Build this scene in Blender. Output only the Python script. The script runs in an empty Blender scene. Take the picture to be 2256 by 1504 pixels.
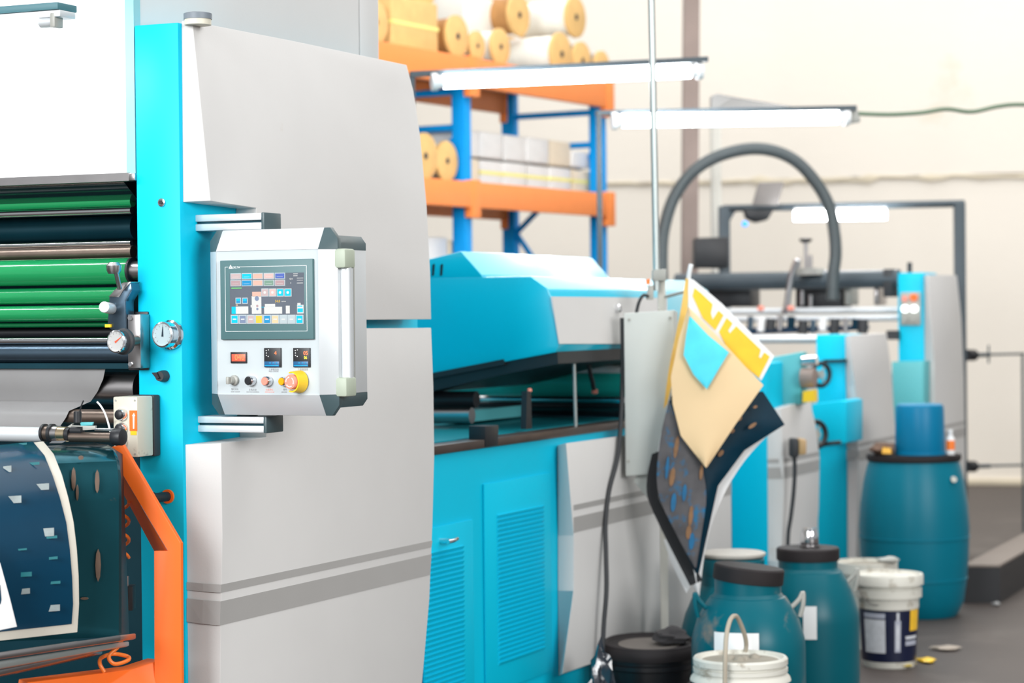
import bpy, bmesh, math, random
from mathutils import Vector, Matrix
random.seed(7)
SC = bpy.context.scene
COL = SC.collection
V = Vector
# ------------------------------------------------------------------ camera
FPX = 5000.0
CAM = V((0, 0, 1.45))
PITCH, ROLL = 0.0128, 0.010
fwd = V((0, math.cos(PITCH), -math.sin(PITCH)))
rt0 = V((1, 0, 0)); up0 = rt0.cross(fwd)
rgt = (rt0 * math.cos(ROLL) - up0 * math.sin(ROLL)).normalized()
upv = (up0 * math.cos(ROLL) + rt0 * math.sin(ROLL)).normalized()
cam = bpy.data.cameras.new('camera')
camo = bpy.data.objects.new('camera', cam); COL.objects.link(camo)
camo.matrix_world = Matrix(((rgt.x, upv.x, -fwd.x, CAM.x), (rgt.y, upv.y, -fwd.y, CAM.y), (rgt.z, upv.z, -fwd.z, CAM.z), (0, 0, 0, 1)))
cam.sensor_width = 36.0; cam.lens = FPX / 2256 * 36.0
cam.clip_end = 100
cam.dof.use_dof = True; cam.dof.focus_distance = 5.65; cam.dof.aperture_fstop = 3.4
SC.camera = camo
SC.view_settings.view_transform = 'Standard'; SC.view_settings.look = 'None'
SC.view_settings.gamma = 1.0; SC.view_settings.use_curve_mapping = False
SC.view_settings.exposure = 0.15
# ------------------------------------------------------------------ world and big lights
wd = bpy.data.worlds.new('world'); SC.world = wd; wd.use_nodes = True
wn = wd.node_tree.nodes; wn['Background'].inputs[0].default_value = (0.93, 0.97, 1.0, 1); wn['Background'].inputs[1].default_value = 0.32
def area(name, loc, target, sx, sy, power, col=(1, 1, 1)):
    l = bpy.data.lights.new(name, 'AREA'); l.shape = 'RECTANGLE'; l.size = sx; l.size_y = sy; l.energy = power; l.color = col
    o = bpy.data.objects.new(name, l); COL.objects.link(o)
    o.matrix_world = Matrix.Translation(V(loc)) @ (V(target) - V(loc)).to_track_quat('-Z', 'Y').to_matrix().to_4x4()
    return o
area('skylight', (2.5, 12.0, 6.5), (2.5, 12.01, 0), 9, 15, 880, (1, 0.99, 0.97))
area('front_left_fill', (-5.6, -3.6, 4.4), (0.2, 7.6, 1.3), 6.0, 4.2, 1350, (0.97, 0.99, 1.0))  # added fill light behind the camera, brightening the machine fronts; no door is known
area('front_right_fill', (6.2, -1.6, 3.8), (0.6, 7.8, 1.2), 5.0, 2.6, 600, (1.0, 0.99, 0.97))  # added fill light for the machine sides and hood front; no windows are known

# ------------------------------------------------------------------ pixel helpers (2256 x 1504 photograph)
def ray(px, py):
    return fwd + rgt * ((px - 1128) / FPX) - upv * ((py - 752) / FPX)
def at(px, py, Y):
    d = ray(px, py); return CAM + d * ((Y - CAM.y) / d.y)
class Frame:
    def __init__(s, origin, ang):
        s.M = Matrix.Translation(V(origin)) @ Matrix.Rotation(-ang, 4, 'Z'); s.I = s.M.inverted()
        s.c = s.I @ CAM; s.R = s.I.to_3x3()
    def hit(s, px, py, axis, val):
        d = s.R @ ray(px, py); return s.c + d * ((val - s.c[axis]) / d[axis])
    def side(s, px, py, w=0.0): return s.hit(px, py, 0, w)
    def front(s, px, py, q=0.0): return s.hit(px, py, 1, q)
    def plane(s, px, py, p0, n):
        d = s.R @ ray(px, py); return s.c + d * ((p0 - s.c).dot(n) / d.dot(n))
FM = Frame((-0.815, 5.6, 0), math.radians(24))       # the machine line: x outwards, y along the line, z up
MM = FM.M

# ------------------------------------------------------------------ object helpers
WM = {}
def tag(o, label=None, cat=None, group=None, kind=None):
    if label: o['label'] = label
    if cat: o['category'] = cat
    if group: o['group'] = group
    if kind: o['kind'] = kind
    return o
def thing(name, label, cat, M, group=None):
    o = bpy.data.objects.new(name, None); COL.objects.link(o); o.empty_display_size = 0.1
    o.matrix_world = M; WM[o.name] = M.copy()
    return tag(o, label, cat, group)
def thingF(name, label, cat, fr, base, group=None):
    return thing(name, label, cat, fr.M @ Matrix.Translation(V(base)), group)
def thingW(name, label, cat, loc, group=None, rz=0.0):
    return thing(name, label, cat, Matrix.Translation(V(loc)) @ Matrix.Rotation(rz, 4, 'Z'), group)
def obj(name, bm, mat, parent=None, T=None, bev=0.0, seg=2, label=None, cat=None, group=None, kind=None, ang=38, flat=False):
    if T is not None: bm.transform(T)
    bmesh.ops.remove_doubles(bm, verts=bm.verts, dist=1e-6)
    bmesh.ops.recalc_face_normals(bm, faces=bm.faces)
    if bev > 0:
        es = [e for e in bm.edges if len(e.link_faces) == 2 and e.calc_face_angle(0) > 0.45]
        if es: bmesh.ops.bevel(bm, geom=es, offset=bev, segments=seg, profile=0.5, affect='EDGES', clamp_overlap=True)
    if parent is not None:
        W = WM[parent.name]
    else:
        xs = [v.co for v in bm.verts]
        lo = [min(c[i] for c in xs) for i in range(3)]; hi = [max(c[i] for c in xs) for i in range(3)]
        W = Matrix.Translation(V(((lo[0] + hi[0]) / 2, (lo[1] + hi[1]) / 2, lo[2])))
    bm.transform(W.inverted())
    me = bpy.data.meshes.new(name); bm.to_mesh(me); bm.free()
    if not flat:
        me.polygons.foreach_set('use_smooth', [True] * len(me.polygons)); me.set_sharp_from_angle(angle=math.radians(ang))
    me.materials.append(mat)
    o = bpy.data.objects.new(name, me); COL.objects.link(o)
    if parent is not None: o.parent = parent
    else: o.matrix_world = W
    WM[o.name] = W.copy()
    return tag(o, label, cat, group, kind)
def N(): return bmesh.new()
def face(bm, vs):
    try: return bm.faces.new(vs)
    except ValueError: return None
def box(bm, a, b, T=None):
    x0, y0, z0 = a; x1, y1, z1 = b
    vs = [bm.verts.new((T @ V(p)) if T is not None else p) for p in ((x0, y0, z0), (x1, y0, z0), (x1, y1, z0), (x0, y1, z0), (x0, y0, z1), (x1, y0, z1), (x1, y1, z1), (x0, y1, z1))]
    for q in ((0, 1, 2, 3), (4, 5, 6, 7), (0, 1, 5, 4), (1, 2, 6, 5), (2, 3, 7, 6), (3, 0, 4, 7)): face(bm, [vs[i] for i in q])
    return bm
def loft(bm, A, B):
    a = [bm.verts.new(p) for p in A]; b = [bm.verts.new(p) for p in B]; n = len(a)
    for i in range(n): face(bm, [a[i], a[(i + 1) % n], b[(i + 1) % n], b[i]])
    fa = face(bm, a); fb = face(bm, b)
    for q in (fa, fb):
        if q: q.normal_update()
    bmesh.ops.triangulate(bm, faces=[f for f in (fa, fb) if f and len(f.verts) > 4])
    return bm
def prism(bm, pts, d):
    d = V(d); pts = [V(p) for p in pts]
    return loft(bm, pts, [p + d for p in pts])
def basis(d):
    d = d.normalized(); a = V((0, 0, 1)) if abs(d.z) < 0.9 else V((1, 0, 0))
    x = d.cross(a).normalized(); return x, d.cross(x).normalized()
def cyl(bm, p0, p1, r0, r1=None, n=24):
    p0, p1 = V(p0), V(p1); r1 = r0 if r1 is None else r1
    x, y = basis(p1 - p0)
    A = [p0 + (x * math.cos(2 * math.pi * i / n) + y * math.sin(2 * math.pi * i / n)) * r0 for i in range(n)]
    B = [p1 + (x * math.cos(2 * math.pi * i / n) + y * math.sin(2 * math.pi * i / n)) * r1 for i in range(n)]
    a = [bm.verts.new(p) for p in A]; b = [bm.verts.new(p) for p in B]
    for i in range(n): face(bm, [a[i], a[(i + 1) % n], b[(i + 1) % n], b[i]])
    face(bm, a); face(bm, b)
    return bm
def spin(bm, p0, d, prof, n=32, flat=None):
    """surface of revolution about the axis p0 + t d; prof is [(radius, t)]"""
    p0 = V(p0); d = V(d).normalized(); x, y = basis(d); rows = []
    for r, t in prof:
        if r < 1e-6: rows.append([bm.verts.new(p0 + d * t)])
        else: rows.append([bm.verts.new(p0 + d * t + (x * math.cos(2 * math.pi * i / n) + y * math.sin(2 * math.pi * i / n)) * r) for i in range(n)])
    for A, B in zip(rows, rows[1:]):
        for i in range(n):
            j = (i + 1) % n
            q = [A[i % len(A)], A[j % len(A)], B[j % len(B)], B[i % len(B)]]
            u = []
            for v in q:
                if v not in u: u.append(v)
            if len(u) > 2: face(bm, u)
    if len(rows[0]) > 1: face(bm, rows[0])
    if len(rows[-1]) > 1: face(bm, rows[-1])
    return bm
def smooth_path(pts, k=6):
    pts = [V(p) for p in pts]; out = []
    for i in range(len(pts) - 1):
        p0 = pts[max(i - 1, 0)]; p1 = pts[i]; p2 = pts[i + 1]; p3 = pts[min(i + 2, len(pts) - 1)]
        for j in range(k):
            t = j / k
            out.append(0.5 * ((2 * p1) + (p2 - p0) * t + (2 * p0 - 5 * p1 + 4 * p2 - p3) * t * t + (3 * p1 - p0 - 3 * p2 + p3) * t ** 3))
    out.append(pts[-1]); return out
def tube(bm, pts, r, n=10, k=6):
    ps = smooth_path(pts, k) if k > 1 else [V(p) for p in pts]
    x, y = basis(ps[1] - ps[0]); rows = []
    for i, p in enumerate(ps):
        t = (ps[min(i + 1, len(ps) - 1)] - ps[max(i - 1, 0)]).normalized()
        x = (x - t * x.dot(t)).normalized(); y = t.cross(x)
        rows.append([bm.verts.new(p + (x * math.cos(2 * math.pi * j / n) + y * math.sin(2 * math.pi * j / n)) * r) for j in range(n)])
    for A, B in zip(rows, rows[1:]):
        for j in range(n): face(bm, [A[j], A[(j + 1) % n], B[(j + 1) % n], B[j]])
    face(bm, rows[0]); face(bm, rows[-1])
    return bm
def skin(bm, rows, d):
    """a sheet through rows of points, thickened by the vector d"""
    d = V(d); n = len(rows); m = len(rows[0])
    a = [[bm.verts.new(V(p)) for p in r] for r in rows]; b = [[bm.verts.new(V(p) + d) for p in r] for r in rows]
    for i in range(n - 1):
        for j in range(m - 1):
            face(bm, [a[i][j], a[i][j + 1], a[i + 1][j + 1], a[i + 1][j]]); face(bm, [b[i][j], b[i][j + 1], b[i + 1][j + 1], b[i + 1][j]])
    for i in range(n - 1):
        for j in (0, m - 1): face(bm, [a[i][j], a[i + 1][j], b[i + 1][j], b[i][j]])
    for j in range(m - 1):
        for i in (0, n - 1): face(bm, [a[i][j], a[i][j + 1], b[i][j + 1], b[i][j]])
    return bm
def cylpatch(bm, c, r, a0, a1, z0, z1, th=0.0015, n=8):
    rows = [[V((c[0] + r * math.cos(a0 + (a1 - a0) * i / n), c[1] + r * math.sin(a0 + (a1 - a0) * i / n), z)) for z in (z0, z1)] for i in range(n + 1)]
    a = (a0 + a1) / 2
    return skin(bm, rows, (math.cos(a) * th, math.sin(a) * th, 0))
def text(name, body, mat, parent, T, size, label=None):
    cu = bpy.data.curves.new('text', 'FONT'); cu.body = body; cu.size = size; cu.extrude = 0.0002; cu.align_x = 'CENTER'; cu.align_y = 'CENTER'
    cu.resolution_u = 2
    t = bpy.data.objects.new('text', cu); COL.objects.link(t)
    bpy.context.view_layer.update()
    me = bpy.data.meshes.new_from_object(t.evaluated_get(bpy.context.evaluated_depsgraph_get()))
    bpy.data.objects.remove(t)
    bm = N(); bm.from_mesh(me); bpy.data.meshes.remove(me)
    return obj(name, bm, mat, parent, T, label=label, flat=True)

# ------------------------------------------------------------------ materials
def mat(name, col, rough=0.5, metal=0.0, var=0.06, scale=9.0, bump=0.0, emit=0.0, spec=0.5, coat=0.0, dirt=None, dscale=5.0, dthr=0.6, bscale=None):
    m = bpy.data.materials.new(name); m.use_nodes = True; nt = m.node_tree; nd = nt.nodes; b = nd['Principled BSDF']
    tc = nd.new('ShaderNodeTexCoord'); ns = nd.new('ShaderNodeTexNoise'); ns.inputs['Scale'].default_value = scale; ns.inputs['Detail'].default_value = 5
    nt.links.new(tc.outputs['Object'], ns.inputs['Vector'])
    mx = nd.new('ShaderNodeMix'); mx.data_type = 'RGBA'
    c = V(col[:3])
    mx.inputs[6].default_value = (*(max(0, x * (1 - var)) for x in c), 1); mx.inputs[7].default_value = (*(min(1, x * (1 + var)) for x in c), 1)
    nt.links.new(ns.outputs['Fac'], mx.inputs[0]); out = mx.outputs[2]
    if dirt is not None:
        n2 = nd.new('ShaderNodeTexNoise'); n2.inputs['Scale'].default_value = dscale; n2.inputs['Detail'].default_value = 8; n2.inputs['Roughness'].default_value = 0.65
        nt.links.new(tc.outputs['Object'], n2.inputs['Vector'])
        rp = nd.new('ShaderNodeMapRange'); rp.inputs[1].default_value = dthr; rp.inputs[2].default_value = dthr + 0.12
        nt.links.new(n2.outputs['Fac'], rp.inputs[0])
        m2 = nd.new('ShaderNodeMix'); m2.data_type = 'RGBA'; m2.inputs[7].default_value = (*dirt, 1)
        nt.links.new(rp.outputs[0], m2.inputs[0]); nt.links.new(out, m2.inputs[6]); out = m2.outputs[2]
    nt.links.new(out, b.inputs['Base Color'])
    b.inputs['Roughness'].default_value = rough; b.inputs['Metallic'].default_value = metal; b.inputs['Specular IOR Level'].default_value = spec
    b.inputs['Coat Weight'].default_value = coat; b.inputs['Coat Roughness'].default_value = 0.08
    if bump > 0:
        n3 = nd.new('ShaderNodeTexNoise'); n3.inputs['Scale'].default_value = bscale or scale * 6; n3.inputs['Detail'].default_value = 4
        nt.links.new(tc.outputs['Object'], n3.inputs['Vector'])
        bp = nd.new('ShaderNodeBump'); bp.inputs['Strength'].default_value = bump; bp.inputs['Distance'].default_value = 0.01
        nt.links.new(n3.outputs['Fac'], bp.inputs['Height']); nt.links.new(bp.outputs[0], b.inputs['Normal'])
    if emit > 0:
        b.inputs['Emission Strength'].default_value = emit; nt.links.new(out, b.inputs['Emission Color'])
    return m
TEAL = mat('teal paint', (0.0, 0.52, 0.74), 0.45, var=0.03, scale=3, spec=0.2)
TEALH = mat('teal hood paint', (0.0, 0.50, 0.70), 0.3, var=0.03, scale=3, spec=0.5, coat=0.7)
TEALG = mat('weathered teal paint', (0.10, 0.46, 0.50), 0.5, var=0.08, scale=5)
GREY = mat('light grey paint', (0.63, 0.62, 0.61), 0.55, spec=0.3, var=0.04, scale=4, bump=0.03, bscale=140, dirt=(0.58, 0.54, 0.50), dscale=7, dthr=0.68)
STRIPE = mat('grey stripe paint', (0.37, 0.36, 0.35), 0.55, var=0.05, scale=6)
WHITE = mat('white enamel', (0.86, 0.87, 0.88), 0.5, var=0.02)
ALU = mat('brushed aluminium', (0.64, 0.67, 0.69), 0.42, 0.35, var=0.03, scale=20)
ALUP = mat('satin aluminium plate', (0.50, 0.55, 0.57), 0.5, 0.15, var=0.03, scale=20)
CHROME = mat('chrome', (0.80, 0.80, 0.82), 0.12, 1.0, var=0.03)
STEEL = mat('worn steel', (0.42, 0.40, 0.40), 0.3, 1.0, var=0.15, scale=14)
BRONZE = mat('brown oxidised steel', (0.22, 0.17, 0.14), 0.35, 0.9, var=0.25, scale=14)
BLUESTEEL = mat('blued steel', (0.10, 0.15, 0.20), 0.28, 0.9, var=0.1)
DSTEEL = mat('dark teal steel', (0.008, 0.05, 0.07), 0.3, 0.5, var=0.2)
GREEN = mat('green rubber', (0.008, 0.235, 0.075), 0.16, var=0.05, coat=1.0)
DGREEN = mat('teal green rubber', (0.03, 0.72, 0.62), 0.25, var=0.08, coat=0.4)
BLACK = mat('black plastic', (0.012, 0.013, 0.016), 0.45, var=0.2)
RUBBER = mat('black rubber', (0.03, 0.032, 0.036), 0.6, var=0.2)
CAPM = mat('dark slate plastic', (0.055, 0.09, 0.10), 0.42, var=0.1)
SLATE = mat('dark slate bezel', (0.075, 0.16, 0.17), 0.5, var=0.05)
BRKT = mat('pale green grey plastic', (0.40, 0.45, 0.36), 0.5, var=0.06)
CREAMP = mat('cream box plastic', (0.62, 0.59, 0.49), 0.5, var=0.06, dirt=(0.30, 0.27, 0.22), dscale=22, dthr=0.62)
ORANGE = mat('orange paint', (0.95, 0.16, 0.012), 0.45, var=0.05)
ORHOSE = mat('orange hose', (0.95, 0.22, 0.03), 0.35, var=0.05)
RACKO = mat('rack beam orange', (0.95, 0.27, 0.06), 0.5, var=0.05)
RACKB = mat('rack post blue', (0.0, 0.29, 0.72), 0.5, spec=0.2, var=0.06)
WOOD = mat('reel plywood', (0.74, 0.46, 0.17), 0.7, var=0.2, scale=14)
WOODS = mat('reel side wood', (0.45, 0.22, 0.07), 0.7, var=0.3, scale=14)
FILM = mat('white wound film', (0.86, 0.85, 0.78), 0.35, var=0.05)
GFILM = mat('grey wound film', (0.24, 0.235, 0.235), 0.4, var=0.1)
BUND = mat('wrapped paper', (0.72, 0.70, 0.68), 0.35, var=0.08, scale=16)
BUNDC = mat('kraft wrapped paper', (0.74, 0.63, 0.48), 0.5, var=0.08, scale=16)
STRAP = mat('yellow strap', (0.85, 0.78, 0.25), 0.5)
DECK = mat('deck board', (0.30, 0.26, 0.25), 0.8, var=0.1)
WALL = mat('cream plaster', (0.85, 0.785, 0.695), 0.85, var=0.05, scale=0.9, bump=0.25, bscale=14, dirt=(0.78, 0.68, 0.54), dscale=1.1, dthr=0.64)
STAIN = mat('stained plaster joint', (0.66, 0.58, 0.44), 0.9, var=0.35, scale=1.6, dirt=(0.32, 0.26, 0.2), dscale=2.2, dthr=0.60)
FLOOR = mat('worn concrete floor', (0.058, 0.046, 0.041), 0.55, spec=0.4, var=0.22, scale=2.0, bump=0.1, bscale=30, dirt=(0.10, 0.085, 0.075), dscale=1.1, dthr=0.58)
PLAT = mat('platform top concrete', (0.23, 0.195, 0.17), 0.8, var=0.1, scale=3)
BROWN = mat('brown primer steel', (0.26, 0.20, 0.175), 0.6, var=0.25, scale=5)
GALV = mat('galvanised pipe', (0.42, 0.46, 0.45), 0.35, 0.6, var=0.1)
DFRAME = mat('dark frame paint', (0.05, 0.07, 0.085), 0.5, var=0.1)
OFFW = mat('off white post paint', (0.60, 0.585, 0.53), 0.55, var=0.08, dirt=(0.33, 0.15, 0.05), dscale=9, dthr=0.66)
BOARD = mat('pale grey enclosure', (0.53, 0.56, 0.535), 0.5, var=0.03)
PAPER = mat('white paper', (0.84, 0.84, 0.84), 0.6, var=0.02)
YEL = mat('yellow print', (0.95, 0.55, 0.01), 0.5, var=0.2, scale=12)
KRAFT = mat('kraft card', (0.83, 0.60, 0.34), 0.6, var=0.03)
SKYP = mat('sky blue paper', (0.08, 0.70, 0.88), 0.55, var=0.2, scale=14)
NAVY = mat('navy print', (0.0, 0.022, 0.042), 0.45, spec=0.15, var=0.5, scale=8, dirt=(0.5, 0.25, 0.1), dscale=14, dthr=0.72)
PHOTO = mat('colour photo print', (0.10, 0.095, 0.10), 0.4, spec=0.2, var=0.7, scale=11, dirt=(0.0, 0.16, 0.34), dscale=13, dthr=0.53)
JUG = mat('teal blue plastic', (0.0, 0.105, 0.14), 0.34, spec=0.25, var=0.12, scale=4)
JUGD = mat('dusty teal blue plastic', (0.0, 0.105, 0.14), 0.34, spec=0.25, var=0.12, scale=4, dirt=(0.20, 0.175, 0.15), dscale=5, dthr=0.55)
DRUM = mat('blue drum plastic', (0.0, 0.15, 0.22), 0.38, spec=0.22, var=0.15, scale=3)
LID = mat('dusty black lid', (0.022, 0.018, 0.019), 0.65, spec=0.25, var=0.3, scale=12)
DUST = mat('dusty lid top', (0.16, 0.14, 0.125), 0.8, var=0.15, scale=9)
PAILB = mat('black pail plastic', (0.012, 0.012, 0.014), 0.35, var=0.2)
PAILW = mat('white pail plastic', (0.62, 0.605, 0.545), 0.45, var=0.06, spec=0.3, dirt=(0.33, 0.29, 0.23), dscale=13, dthr=0.55)
SLUDGE = mat('dried grey glue', (0.30, 0.27, 0.22), 0.8, var=0.3, scale=12, bump=0.4)
NAVYL = mat('navy label', (0.004, 0.008, 0.035), 0.35, var=0.2)
LABW = mat('label print white', (0.60, 0.62, 0.66), 0.4, var=0.25, scale=40)
LABY = mat('label print yellow', (0.85, 0.50, 0.03), 0.4, var=0.2, scale=30)
BLUEB = mat('blue tub plastic', (0.0, 0.17, 0.33), 0.4, spec=0.25, var=0.12)
TUBEM = mat('tube light', (0.95, 0.98, 1.0), 0.3, emit=48.0, var=0.0)
INK = mat('printed lettering', (0.25, 0.25, 0.26), 0.6)
WINK = mat('white lettering', (0.9, 0.9, 0.9), 0.5)
GLASSM = mat('dark acrylic', (0.01, 0.03, 0.035), 0.06, var=0.1, coat=0.5)
DIAL = mat('gauge face', (0.42, 0.53, 0.56), 0.4, var=0.03)
DIALW = mat('white gauge face', (0.5, 0.5, 0.49), 0.4, var=0.03)
REDM = mat('red', (0.85, 0.10, 0.04), 0.4)
SALMON = mat('salmon red button', (0.90, 0.30, 0.22), 0.4, var=0.03)
AMBER = mat('amber button', (0.95, 0.42, 0.0), 0.35, var=0.03)
YELP = mat('yellow plastic', (0.95, 0.60, 0.02), 0.4, var=0.03)
BRASS = mat('brass', (0.75, 0.60, 0.40), 0.25, 1.0, var=0.1)
GREYK = mat('grey knob', (0.36, 0.36, 0.33), 0.45)
def scr(name, col, e=0.75): return mat(name, tuple(x * 0.62 for x in col), 0.4, emit=e, var=0.04, spec=0.2)
SC_BG = mat('screen dark', (0.085, 0.10, 0.125), 0.25, emit=0.3, var=0.2, scale=12)
RUSTP = mat('rust stain', (0.12, 0.07, 0.045), .5, var=.4, scale=30)
# ------------------------------------------------------------------ setting
bm = N(); box(bm, (-9, -3, -0.2), (12, 24, 0.0)); obj('floor', bm, FLOOR, kind='structure')
FW = Frame((CAM + ray(2190, 1080) * (18.5 / ray(2190, 1080).y)), math.radians(15))
FW = Frame((FW.M.translation.x, FW.M.translation.y, 0), math.radians(15))
zj = FW.front(1900, 392, 0).z
bm = N()
box(bm, (-12, 0.02, 0), (5, 0.35, zj - 0.012)); box(bm, (-12, 0, zj + 0.012), (5, 0.35, 6.5)); box(bm, (-12, 0.06, 0), (5, 0.3, 6.4))
obj('wall_back', bm, WALL, T=FW.M, kind='structure')
bm = N(); rj = random.Random(5); rows = []; tw = 0.0
for k in range(171):
    x = -12 + 0.1 * k; tw = tw * 0.7 + rj.uniform(-0.012, 0.012); hgt = 0.020 + abs(rj.gauss(0, 0.014)) + (0.03 if rj.random() < .06 else 0)
    rows.append([V((x, -0.004 - rj.uniform(0, .004), zj + tw - hgt * .6)), V((x, -0.012, zj + tw)), V((x, -0.004, zj + tw + hgt * .4))])
skin(bm, rows, (0, 0.07, 0)); obj('trim_1', bm, STAIN, T=FW.M, kind='structure')
bm = N(); box(bm, (-12, -0.03, 0), (5, 0.03, 0.05)); obj('baseboard_back', bm, STAIN, T=FW.M, kind='structure', bev=0.01)

# ------------------------------------------------------------------ laminating machine (nearest unit)
f = FM
LM = thingF('laminating_machine', 'nearest and tallest teal and grey machine, with green rollers and pressure gauges', 'machine', FM, (-0.6, 0.7, 0))
wl = f.front(299, 300, 0).x; zt = f.front(398, 49, 0).z
bm = N(); box(bm, (wl, 0, 0), (0, 0.36, zt)); obj('column', bm, TEAL, LM, MM, bev=0.003)
sR = f.side(930, 900, 0).y
bm = N(); box(bm, (-1.45, 0.40, 0), (-0.006, sR - 0.01, 2.08)); obj('body', bm, TEAL, LM, MM, bev=0.004)
# upper side panel: its outer face leans out towards the bottom
A = f.side(424, 46, 0.022); B = f.side(464, 442, 0.06)
slope = (0.06 - 0.022) / (B.z - A.z); pn = V((1, 0, -slope)); p0 = V((0.06, 0, B.z))
UP = [(424, 46), (464, 442), (565, 458), (565, 706), (950, 703), (948, 600), (940, 450), (926, 300), (911, 200), (896, 143), (640, 89), (470, 56)]
outer = [f.plane(x, y, p0, pn) for x, y in UP]
inner = [V((0.0, p.y, p.z)) for p in outer]
inner[0] = f.side(400, 46, 0.0); inner[1] = f.side(403, 445, 0.0)
bm = N(); loft(bm, outer, inner); obj('upper_side_panel', bm, GREY, LM, MM, bev=0.0015)
LO = [(487, 976), (536, 971), (587, 963), (587, 724), (950, 722), (955, 850), (957, 1000), (953, 1150), (946, 1320), (930, 1504), (905, 1700), (480, 1700), (485, 1504), (490, 1180)]
outer = [f.side(x, y, 0.08) for x, y in LO]
inner = [V((0.0, p.y, p.z)) for p in outer]
for i, q in ((0, (408, 979)), (11, (418, 1700)), (12, (414, 1504)), (13, (411, 1180))): inner[i] = f.side(q[0], q[1], 0.0)
bm = N(); loft(bm, outer, inner); obj('lower_side_panel', bm, GREY, LM, MM, bev=0.0015)
bm = N(); zb = f.side(700, 1690, 0.08).z
box(bm, (-1.4, 0.02, 0), (0.03, sR - 0.1, zb + 0.05)); obj('plinth', bm, TEAL, LM, MM)
e = 0.0012
for L, R in (((((414, 1281)), (488, 1287), (953, 1190)), ((951, 1204), (487, 1305), (414, 1298))), (((414, 1317), (487, 1324), (951, 1220)), ((948, 1265), (485, 1377), (414, 1368)))):
    bm = N(); d = V((0.0012, -0.0035, 0))
    def sp(q): return f.side(q[0], q[1], 0.0 if q[0] < 450 else 0.08) + d
    a = sp(L[0]); b_ = sp(L[1]); c_ = sp(L[2]); c2 = sp(R[0]); b2 = sp(R[1]); a2 = sp(R[2])
    a, a2 = a + V((0, -0.004, 0)), a2 + V((0, -0.004, 0)); o_ = V((0, -0.004, 0))
    skin(bm, [[a, a2], [(a + b_) / 2 + o_, (a2 + b2) / 2 + o_], [b_, b2], [c_, c2]], (-0.0006, 0.0003, 0))
    obj('stripe', bm, STRIPE, LM, MM, label='darker grey stripe', flat=True)
# upper housing
sA = f.side(300, 20, -0.13).y; sB = f.side(791, 60, -0.13).y; sC = f.side(833, 60, -0.13).y
bm = N(); box(bm, (-1.45, 0.03, 2.09), (-0.13, sB, 2.7)); obj('upper_housing', bm, GREY, LM, MM, bev=0.002)
bm = N(); box(bm, (-1.45, sB + 0.006, 2.09), (-0.128, sC, 2.7)); obj('housing_end_panel', bm, GREY, LM, MM, bev=0.002)
bm = N(); wa = f.front(277, 200, 0.0).x; wb = f.front(297, 200, 0.0).x
zlo = f.front(285, 383, 0.0).z
box(bm, (wa, 0.0, zlo), (wb - 0.001, 0.03, 2.7)); obj('front_edge_strip', bm, mat('pale teal edge paint', (0.26, 0.53, 0.57), 0.5), LM, MM)
bm = N(); box(bm, (-1.45, 0.012, zlo), (wa, 0.03, 2.7)); obj('white_web', bm, PAPER, LM, MM, label='brightly lit white web behind the lamp')
# back plate and black gap shade in the roller bay
bm = N(); box(bm, (-1.45, 0.33, 0.3), (wl - 0.001, 0.38, 2.08)); obj('back_plate', bm, DSTEEL, LM, MM)
bm = N(); box(bm, (wl - 0.02, 0.05, 0.25), (wl - 0.003, 0.33, zlo)); obj('side_gap_shade', bm, BLACK, LM, MM)  # black colour stands in for the shadow in the gap beside the rollers
def bar_px(name, ya, yb, m, q, xr=286, depth=None, label=None, round_=True, yl=None, xl=-1.42):
    p = f.front(xr, (ya + yb) / 2, q); t = f.front(xr, ya, q); b = f.front(xr, yb, q); r = (t.z - b.z) / 2
    bm = N()
    if round_: cyl(bm, (xl, q + r, p.z), (p.x, q + r, p.z), r, n=40)
    else: box(bm, (xl, q, b.z), (p.x, q + (depth or 0.03), t.z))
    return obj(name, bm, m, LM, MM, label=label), p, r
bar_px('cross_rail', 380, 398, STEEL, -0.004, 284, 0.03, 'grey steel rail below the white web', False)
bm = N(); a = f.front(283, 398, -0.008); b = f.front(297, 381, -0.008); box(bm, (a.x, -0.008, a.z), (b.x, 0.03, b.z)); obj('rail_bracket', bm, STEEL, LM, MM, bev=0.002)
bm = N(); a = f.front(-400, 430, 0.02); b = f.front(285, 399, 0.05)
prism(bm, [(-1.42, 0.02, b.z), (-1.42, 0.09, a.z - 0.04), (-1.42, 0.093, a.z - 0.04), (-1.42, 0.023, b.z)], (1.42 + b.x, 0, 0)); obj('cover_glass', bm, GLASSM, LM, MM, label='dark glossy cover over the top roller')
bar_px('roller', 431, 455, GREEN, 0.085, label='thin green roller')
bar_px('roller', 455, 471, CHROME, 0.07, label='polished chrome roller')
bar_px('roller', 472, 527, DSTEEL, 0.16, label='dark steel roller')
bar_px('roller', 528, 541, CHROME, 0.09, label='slim polished chrome bar')
bar_px('roller', 540, 569, BRONZE, 0.075, label='brown steel roller')
o, p, r = bar_px('roller', 566, 626, GREEN, 0.015, 274, label='thickest green rubber roller')
bm = N(); cyl(bm, (p.x, 0.015 + r, p.z), (p.x + 0.006, 0.015 + r, p.z), r * 1.0, n=32); obj('roller_flange', bm, BLACK, LM, MM)
bm = N(); cyl(bm, (p.x + 0.005, 0.015 + r, p.z), (p.x + 0.05, 0.015 + r, p.z), r * 0.72, n=32); obj('roller_journal', bm, STEEL, LM, MM)
bar_px('roller', 631, 668, GREEN, 0.03, 275, label='middle green rubber roller')
bar_px('roller', 671, 707, GREEN, 0.02, 262, label='lower green rubber roller')
bar_px('roller', 709, 720, mat('dark green rubber', (0.0, 0.10, 0.03), .3), 0.05, 262, label='thin dark green roller')
bar_px('roller', 720, 742, BLACK, 0.09, 284, label='black roller')
bar_px('roller', 742, 757, CHROME, 0.02, 284, label='slim chrome roller above the blued roller')
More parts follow.
